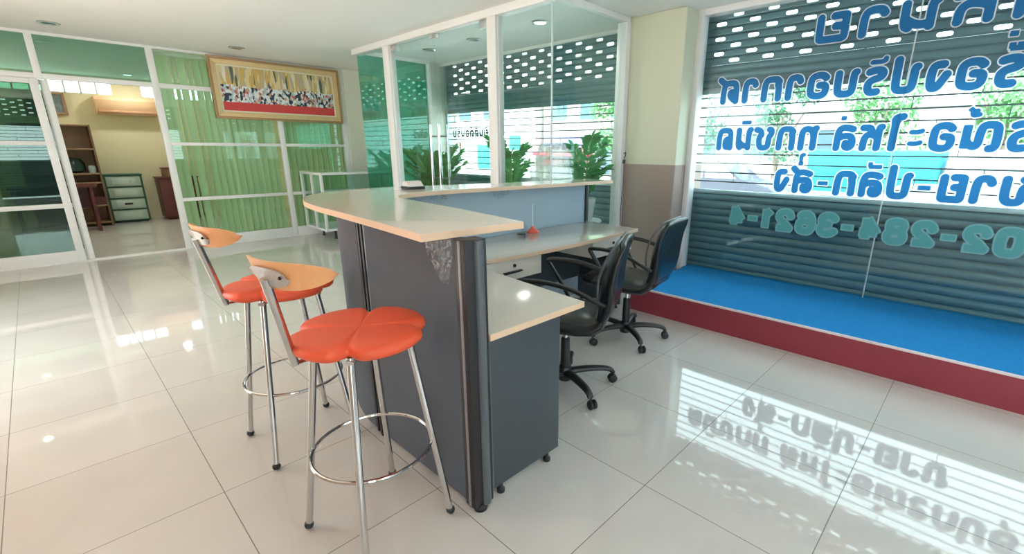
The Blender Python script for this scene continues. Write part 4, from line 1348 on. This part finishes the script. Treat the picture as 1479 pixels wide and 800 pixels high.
# ------------------------------------------------------------ potted plants in the vestibule
def leaf(bm, base, direction, up, L, wd):
    d = direction.normalized()
    s = d.cross(up)
    if s.length < 1e-4:
        s = d.cross(Vector((1, 0, 0)))
    s.normalize()
    n = s.cross(d).normalized()
    prof = [(0, .12), (.2, .72), (.42, 1.0), (.65, .86), (.85, .46), (1.0, .02)]
    rows = []
    for q, k in prof:
        c = base + d * (q * L) - n * (q * q * L * .22)
        rows.append((bm.verts.new(c - s * wd * k / 2 + n * wd * .10 * k), bm.verts.new(c), bm.verts.new(c + s * wd * k / 2 + n * wd * .10 * k)))
    for a, b in zip(rows[:-1], rows[1:]):
        bm.faces.new((a[0], a[1], b[1], b[0])); bm.faces.new((a[1], a[2], b[2], b[1]))

def zz_plant(loc, pot_r, pot_h, nst, hmin, hmax, spread, label, seed, leafL=.075, stand=None, dirs=None, step=1):
    random.seed(seed)
    t = thing('potted_plant', label, 'potted plant', loc, 'potted plants in the vestibule')
    bm = B(); lathe(bm, [(.001, 0), (pot_r * .72, 0), (pot_r * .78, .01), (pot_r, pot_h - .02), (pot_r * 1.04, pot_h), (pot_r * .93, pot_h), (pot_r * .88, pot_h - .03), (.001, pot_h - .035)], n=28)
    obj('pot', bm, POT, t, local=True)
    bm = B(); lathe(bm, [(.001, pot_h - .034), (pot_r * .88, pot_h - .034), (pot_r * .85, pot_h - .025), (.001, pot_h - .018)], n=20); obj('soil', bm, SOIL, t, local=True)
    bs, bl = B(), B()
    for i in range(nst):
        a = dirs[i % len(dirs)] + random.uniform(-.2, .2) if dirs else 2 * PI * i / nst + random.uniform(-.3, .3)
        hh = random.uniform(hmin, hmax); sp = spread * random.uniform(.5, 1.1)
        c, s = math.cos(a), math.sin(a)
        p0 = Vector((c * pot_r * .3, s * pot_r * .3, pot_h - .03))
        pts = chaikin([p0, p0 + Vector((c * sp * .15, s * sp * .15, hh * .45)), p0 + Vector((c * sp * .55, s * sp * .55, hh * .85)), p0 + Vector((c * sp, s * sp, hh))], 3)
        n_ = len(pts)
        tube(bs, pts, [.008 - .005 * k / (n_ - 1) for k in range(n_)], 6)
        k0 = n_ // 4
        for k in range(k0, n_ - 1, step):
            tdir = (pts[k + 1] - pts[k]).normalized()
            side = tdir.cross(Vector((-s, c, 0))).normalized()
            lat = tdir.cross(side).normalized()
            for sg in (-1, 1):
                dr = lat * sg * .85 + tdir * .65 + Vector((random.uniform(-.25, .25), random.uniform(-.25, .25), random.uniform(-.1, .25)))
                leaf(bl, pts[k], dr, side, leafL * random.uniform(.8, 1.25), leafL * .46)
        leaf(bl, pts[-1], pts[-1] - pts[-2], Vector((s, -c, .1)), leafL, leafL * .45)
    obj('stems', bs, STEMG, t, local=True)
    obj('leaves', bl, LEAF, t, local=True)
    return t
zz_plant((3.80, 5.72, 0), .17, .34, 34, .62, 1.02, .34, 'bushy dark green potted plant in the vestibule behind the left door post', 11, .10)
def stool_stand(x, y, h, label):
    t = thing('plant_stand', label, 'plant stand', (x, y, 0), 'white plant stands')
    bm = B(); lathe(bm, [(.001, h - .03), (.19, h - .03), (.20, h - .015), (.19, h), (.001, h)], (x, y, 0), 28); obj('top', bm, POT, t)
    for k in range(3):
        a = k * 2 * PI / 3 + .4
        bm = B(); tube(bm, [(x + .12 * math.cos(a), y + .12 * math.sin(a), h - .03), (x + .17 * math.cos(a), y + .17 * math.sin(a), .0)], .014, 8); obj('leg', bm, POT, t)
stool_stand(3.66, 3.98, .62, 'white round stand under the plant left of the plastic wrapped panel')
stool_stand(3.87, 3.10, .62, 'white round stand under the plant next to the right vestibule post')
zz_plant((3.66, 3.98, .62), .13, .22, 7, .34, .60, .24, 'airy potted plant left of the plastic wrapped panel', 5, .115, dirs=(1.2, 2.2, 2.6, 4.0, 5.0, .3), step=2)
zz_plant((3.87, 3.10, .62), .13, .22, 7, .32, .62, .22, 'airy potted plant next to the right vestibule post', 9, .115, dirs=(5.6, 4.6, .2, 1.5, 3.4, 4.0), step=2)

# clear plastic wrapped panel standing in the vestibule
def wrapped():
    t = thing('wrapped_panel', 'upright panel wrapped in cloudy clear plastic between two vestibule plants', 'wrapped panel', (3.42, 3.17, 0))
    m = bpy.data.materials.new('cloudy_plastic')
    m.use_nodes = True
    nt, N, L = nodes_of(m)
    p = N['Principled BSDF']; p.inputs['Base Color'].default_value = (.78, .86, .84, 1); p.inputs['Roughness'].default_value = .25
    tp = N.new('ShaderNodeBsdfTransparent'); tp.inputs[0].default_value = (.92, .97, .96, 1)
    nz = N.new('ShaderNodeTexNoise'); nz.inputs['Scale'].default_value = 14; nz.inputs['Detail'].default_value = 5
    tc = N.new('ShaderNodeTexCoord'); L.new(tc.outputs['Object'], nz.inputs['Vector'])
    mr = N.new('ShaderNodeMapRange'); mr.inputs['From Min'].default_value = .3; mr.inputs['From Max'].default_value = .7
    mr.inputs['To Min'].default_value = .25; mr.inputs['To Max'].default_value = .65
    L.new(nz.outputs['Fac'], mr.inputs['Value'])
    ms = N.new('ShaderNodeMixShader'); L.new(mr.outputs[0], ms.inputs[0]); L.new(tp.outputs[0], ms.inputs[1]); L.new(p.outputs[0], ms.inputs[2])
    L.new(ms.outputs[0], N['Material Output'].inputs[0])
    rings = []
    for i, (z, w_, d_, off) in enumerate(((.0, .33, .08, 0), (.3, .33, .08, 0), (.7, .33, .08, 0), (1.0, .31, .08, .0), (1.10, .27, .075, -.0), (1.20, .20, .07, -.02), (1.30, .17, .065, -.03), (1.37, .15, .05, -.03), (1.385, .11, .03, -.03))):
        ring = []
        for k in range(28):
            a = 2 * PI * k / 28
            c, s = math.cos(a), math.sin(a)
            q = 1 + .07 * noise.noise(Vector((c * 2, s * 2, z * 5)))
            ring.append((3.42 + d_ * q * math.copysign(abs(c) ** .6, c), 3.17 + off + w_ * q * math.copysign(abs(s) ** .6, s), z))
        rings.append(ring)
    bm = B(); loft(bm, rings); obj('plastic_wrap', bm, m, t, smooth=False)
    bm = B(); box(bm, 3.40, 3.44, 2.92, 3.42, .01, 1.06, .004); obj('panel', bm, mat('pale_panel', (.66, .74, .73), .4, noise_amt=.05), t)
wrapped()

# ------------------------------------------------------------ street outside
ASPH = mat('asphalt', (.30, .30, .30), .9, noise_amt=.1, noise_scale=8)
PAVE = mat('pavement', (.58, .57, .54), .85, noise_amt=.1, noise_scale=5)
bm = B(); box(bm, 4.62, 60, -40, 60, -.95, -.75); struct('street', bm, ASPH, smooth=False)
bm = B(); box(bm, 4.62, 7.2, -40, 60, -.75, -.02); struct('pavement', bm, PAVE, smooth=False)
bm = B(); box(bm, -60, XL - .1, YR - .3, 60, -.3, -.13); struct('bounce_yard', bm, mat('warm_bounce_paving', (.585, .51, .455), .85, noise_amt=.1, noise_scale=5), smooth=False)  # unseen ground, its paving tinted to bounce warm light indoors
bm = B(); box(bm, XL - .1, 4.62, YB + .1, 60, -.3, -.13); box(bm, -60, 4.62, -60, YR - .3, -.3, -.13); struct('rear_yard', bm, mat('yard_paving', (.58, .57, .55), .85, noise_amt=.1, noise_scale=5), smooth=False)
bm = B(); box(bm, XL - 1.25, XL - .1, YR - .3, 8.2, 2.56, 2.64, .01); struct('trim_sun_blocker', bm, CEIL, smooth=False)  # unseen canopy added to keep sun out of the left openings
bm = B(); box(bm, 4.66, 4.95, -6, 9, 2.62, 2.70, .01); struct('trim_awning', bm, mat('awning_underside', (.45, .47, .47), .7, noise_amt=.05), smooth=False)

TRUNK = mat('bark', (.30, .24, .19), .9, noise_amt=.25, noise_scale=10)
FOL = [mat('foliage_a', (.10, .30, .17), .7, noise_amt=.4, noise_scale=1.5, trans=.3), mat('foliage_b', (.15, .36, .14), .7, noise_amt=.4, noise_scale=1.5, trans=.3)]
def tree(x, y, h, cr, seed, label, mi):
    random.seed(seed)
    t = thing('street_tree', label, 'tree', (x, y, -.75), 'trees across the street')
    tp_ = chaikin([(0, 0, 0), (.05, .03, h * .3), (-.05, .05, h * .6)], 2)
    bm = B(); tube(bm, tp_, [.13 - .05 * k / (len(tp_) - 1) for k in range(len(tp_))], 8)
    for k in range(4):
        a = k * PI / 2 + .4
        tube(bm, [(0, 0, h * .4), (math.cos(a) * cr * .5, math.sin(a) * cr * .5, h * .68)], [.06, .03], 6)
    obj('trunk', bm, TRUNK, t, local=True)
    bm = B()
    cl = [(random.uniform(-.6, .6) * cr, random.uniform(-.6, .6) * cr, h * random.uniform(.42, .92), cr * random.uniform(.35, .55)) for _ in range(14)]
    for (cx, cy, cz, r) in cl:
        for _ in range(130):
            v = Vector((random.gauss(0, 1), random.gauss(0, 1), random.gauss(0, .8))).normalized() * r * random.uniform(.6, 1.0)
            c = Vector((cx, cy, cz)) + v
            ax = Vector((random.gauss(0, 1), random.gauss(0, 1), random.gauss(0, 1))).normalized()
            bx = ax.orthogonal().normalized()
            s = random.uniform(.07, .14)
            vs = [bm.verts.new(c + ax * s), bm.verts.new(c + bx * s * .5), bm.verts.new(c - ax * s), bm.verts.new(c - bx * s * .5)]
            bm.faces.new(vs)
    obj('crown', bm, FOL[mi], t, local=True, smooth=False)
    return t
TREES = ((19.0, 9.4, 5.4, 1.5, 'pale green street tree beyond the left edge of the lettered window', 0),
         (19.4, 6.2, 5.0, 1.4, 'pale green street tree behind the parked dark car', 0),
         (19.2, 3.1, 5.2, 1.4, 'pale green street tree behind the teal covered truck', 1),
         (19.6, .0, 5.2, 1.4, 'pale green street tree on the far right behind the third sign line', 1),
         (18.6, 13.2, 5.0, 1.3, 'bright green street tree seen past the right vestibule post', 1))
for i, (x, y, h, cr, lb, mi) in enumerate(TREES):
    tree(x, y, h, cr, 20 + i, lb, mi)

WHITEB = mat('white_render', (.70, .69, .66), .85, noise_amt=.03, noise_scale=.8)
CREAMB = mat('cream_render', (.42, .36, .33), .85, noise_amt=.04, noise_scale=.8)
BLUEB = mat('blue_grey_render', (.12, .17, .26), .8, noise_amt=.05, noise_scale=.8)
GREENSH = mat('green_shutter', (.03, .24, .22), .6, noise_amt=.05, noise_scale=2)
WINB = mat('dark_window', (.08, .14, .18), .2, noise_amt=.1, noise_scale=1)
REDA = mat('red_awning', (.55, .05, .07), .7, noise_amt=.05, noise_scale=2)
PURP = mat('lilac_sign', (.20, .19, .36), .6, noise_amt=.04, noise_scale=2)
def building(x, y0, y1, h, wallm, label, wins, extras=(), d=5):
    t = thing('building', label, 'building', (x, (y0 + y1) / 2, -.75), 'buildings across the street')
    bm = B(); box(bm, x, x + d, y0, y1, -.75, h); obj('wall', bm, wallm, t, smooth=False)
    bm = B(); box(bm, x - .15, x + d + .1, y0 - .05, y1 + .05, h, h + .18); obj('parapet', bm, wallm, t, smooth=False)
    for (a, b, z0, z1) in wins:
        bm = B(); frm = .05
        box(bm, x - .04, x + .02, a, b, z0, z1); wo = obj('window', bm, WINB, t, smooth=False)
        bm = B(); frame = [(a - frm, a, z0 - frm, z1 + frm), (b, b + frm, z0 - frm, z1 + frm), (a, b, z0 - frm, z0), (a, b, z1, z1 + frm)]
        for q in frame:
            box(bm, x - .06, x + .02, *q)
        obj('frame', bm, WHITEB, wo, smooth=False)
    for nm, m_, (xa, xb, a, b, z0, z1) in extras:
        bm = B(); box(bm, x + xa, x + xb, a, b, z0, z1, .01); obj(nm, bm, m_, t)
    return t
building(22, 21.6, 34, 7.5, WHITEB, 'plain white building seen through the vestibule left of the central post',
         [(25.2, 26.6, 3.3, 4.6), (28, 29.4, 3.3, 4.6)], [('door_shutter', GREENSH, (-.08, .02, 25.6, 27.4, 0, 1.55)), ('window_shutter', GREENSH, (-.06, .02, 23.0, 24.0, 1.3, 2.2))])
building(22.5, 14.0, 21.4, 6.5, CREAMB, 'cream shop building with red awning and lilac sign seen through the vestibule',
         [(15.0, 16.2, 3.0, 4.2), (17.2, 18.4, 3.0, 4.2), (19.4, 20.6, 3.0, 4.2), (14.6, 16.9, 2.15, 2.5)],
         [('awning', REDA, (-1.2, 0, 17.4, 21.2, .95, 1.15)), ('sign_board', PURP, (-.2, 0, 17.6, 21.2, 1.45, 2.1)), ('counter_board', REDA, (-.6, 0, 18.0, 21.0, .45, .75)),
          ('shop_front', BLUEB, (-.05, .02, 14.2, 17.2, 0, 1.9))])
building(23.5, -14, 13.6, 3.0, WHITEB, 'long low white building behind the street trees',
         [(a, a + 1.4, 1.1, 2.2) for a in (-4.0, -1.2, 4.8, 7.6, 10.4)], [])

CARW = mat('white_car_paint', (.72, .74, .76), .25, noise_amt=.02, coat=.5)
CARD = mat('dark_car_paint', (.07, .075, .10), .25, noise_amt=.05, coat=.5)
TARP = mat('teal_tarpaulin', (.01, .33, .42), .55, noise_amt=.08, noise_scale=2)
CGL = mat('car_glass', (.34, .40, .43), .2, noise_amt=.05)
TYRE = mat('tyre', (.03, .03, .03), .8, noise_amt=.1)
ZG = -.75
def wheels(t, x, ys, wdt, r, zg=ZG):
    for y in ys:
        for sg in (-1, 1):
            xx = x + sg * (wdt / 2 - .09)
            bm = B(); lathe(bm, [(.001, xx - .10), (r * .8, xx - .10), (r, xx - .07), (r, xx + .07), (r * .8, xx + .10), (.001, xx + .10)], (0, y, zg + r), 20, axis='x'); wo = obj('wheel', bm, TYRE, t)
            bm = B(); lathe(bm, [(.001, xx + sg * .095), (r * .6, xx + sg * .095), (r * .55, xx + sg * .108), (.001, xx + sg * .110)], (0, y, zg + r), 16, axis='x'); obj('hubcap', bm, ALU_RAW, wo)
def car(x, y, label, paint, kz=1.0, wr=.31):
    prof = [(-.50, .35), (-.49, .62), (-.40, .78), (-.20, .86), (-.05, 1.28), (.08, 1.40), (.28, 1.38), (.42, .98), (.49, .90), (.50, .40), (.46, .24), (-.46, .24)]
    t = thing('car', label, 'car', (x, y, ZG), 'parked vehicles across the street')
    bm = B(); prism(bm, [(y + a * 4.1, ZG + z * kz) for a, z in prof], x - .825, x + .825, 'x', .05); obj('body', bm, paint, t)
    wheels(t, x, (y - 1.25, y + 1.25), 1.66, wr)
    bm = B()
    for sg in (-1, 1):
        xx = x + sg * .826
        prism(bm, [(y + 4.1 * a, ZG + z * kz) for a, z in ((-.17, .90), (-.045, 1.25), (.08, 1.34), (.08, .90))], xx - .006, xx + .006, 'x')
        prism(bm, [(y + 4.1 * a, ZG + z * kz) for a, z in ((.10, .90), (.10, 1.34), (.26, 1.32), (.36, .98), (.36, .90))], xx - .006, xx + .006, 'x')
    obj('side_windows', bm, CGL, t, smooth=False)
    return t
car(11.2, .15, 'white car on the street low behind the fourth sign line', CARW, 1.06)
car(11.4, -5.6, 'white car on the street at the right edge behind the lettered window', CARW, 1.06)
car(15.8, 6.6, 'dark parked van-like car across the street below the street trees', CARD, 1.36, .36)
t = thing('truck', 'truck with bright teal tarpaulin cover parked across the street', 'truck', (15.4, 2.3, ZG), 'parked vehicles across the street')
bm = B(); box(bm, 14.4, 16.4, .98, 3.80, .30, 1.37, .06); obj('tarpaulin', bm, TARP, t)
bm = B(); box(bm, 14.45, 16.35, .95, 3.85, .18, .32, .02); box(bm, 14.9, 15.9, -.85, 3.8, -.05, .18); obj('flatbed', bm, mat('grey_bed', (.45, .47, .48), .5, noise_amt=.05), t)
bm = B(); prism(bm, [(-.95, -.3), (-.95, .55), (-.80, .66), (-.45, 1.36), (.55, 1.40), (.80, 1.30), (.80, -.3)], 14.5, 16.3, 'x', .05); obj('cab', bm, CARW, t)
bm = B()
for xx in (14.49, 16.31):
    prism(bm, [(-.5, .75), (-.30, 1.22), (.35, 1.24), (.35, .75)], xx - .006, xx + .006, 'x')
obj('cab_window', bm, CGL, t, smooth=False)
wheels(t, 15.4, (-.2, 3.0), 1.9, .45)
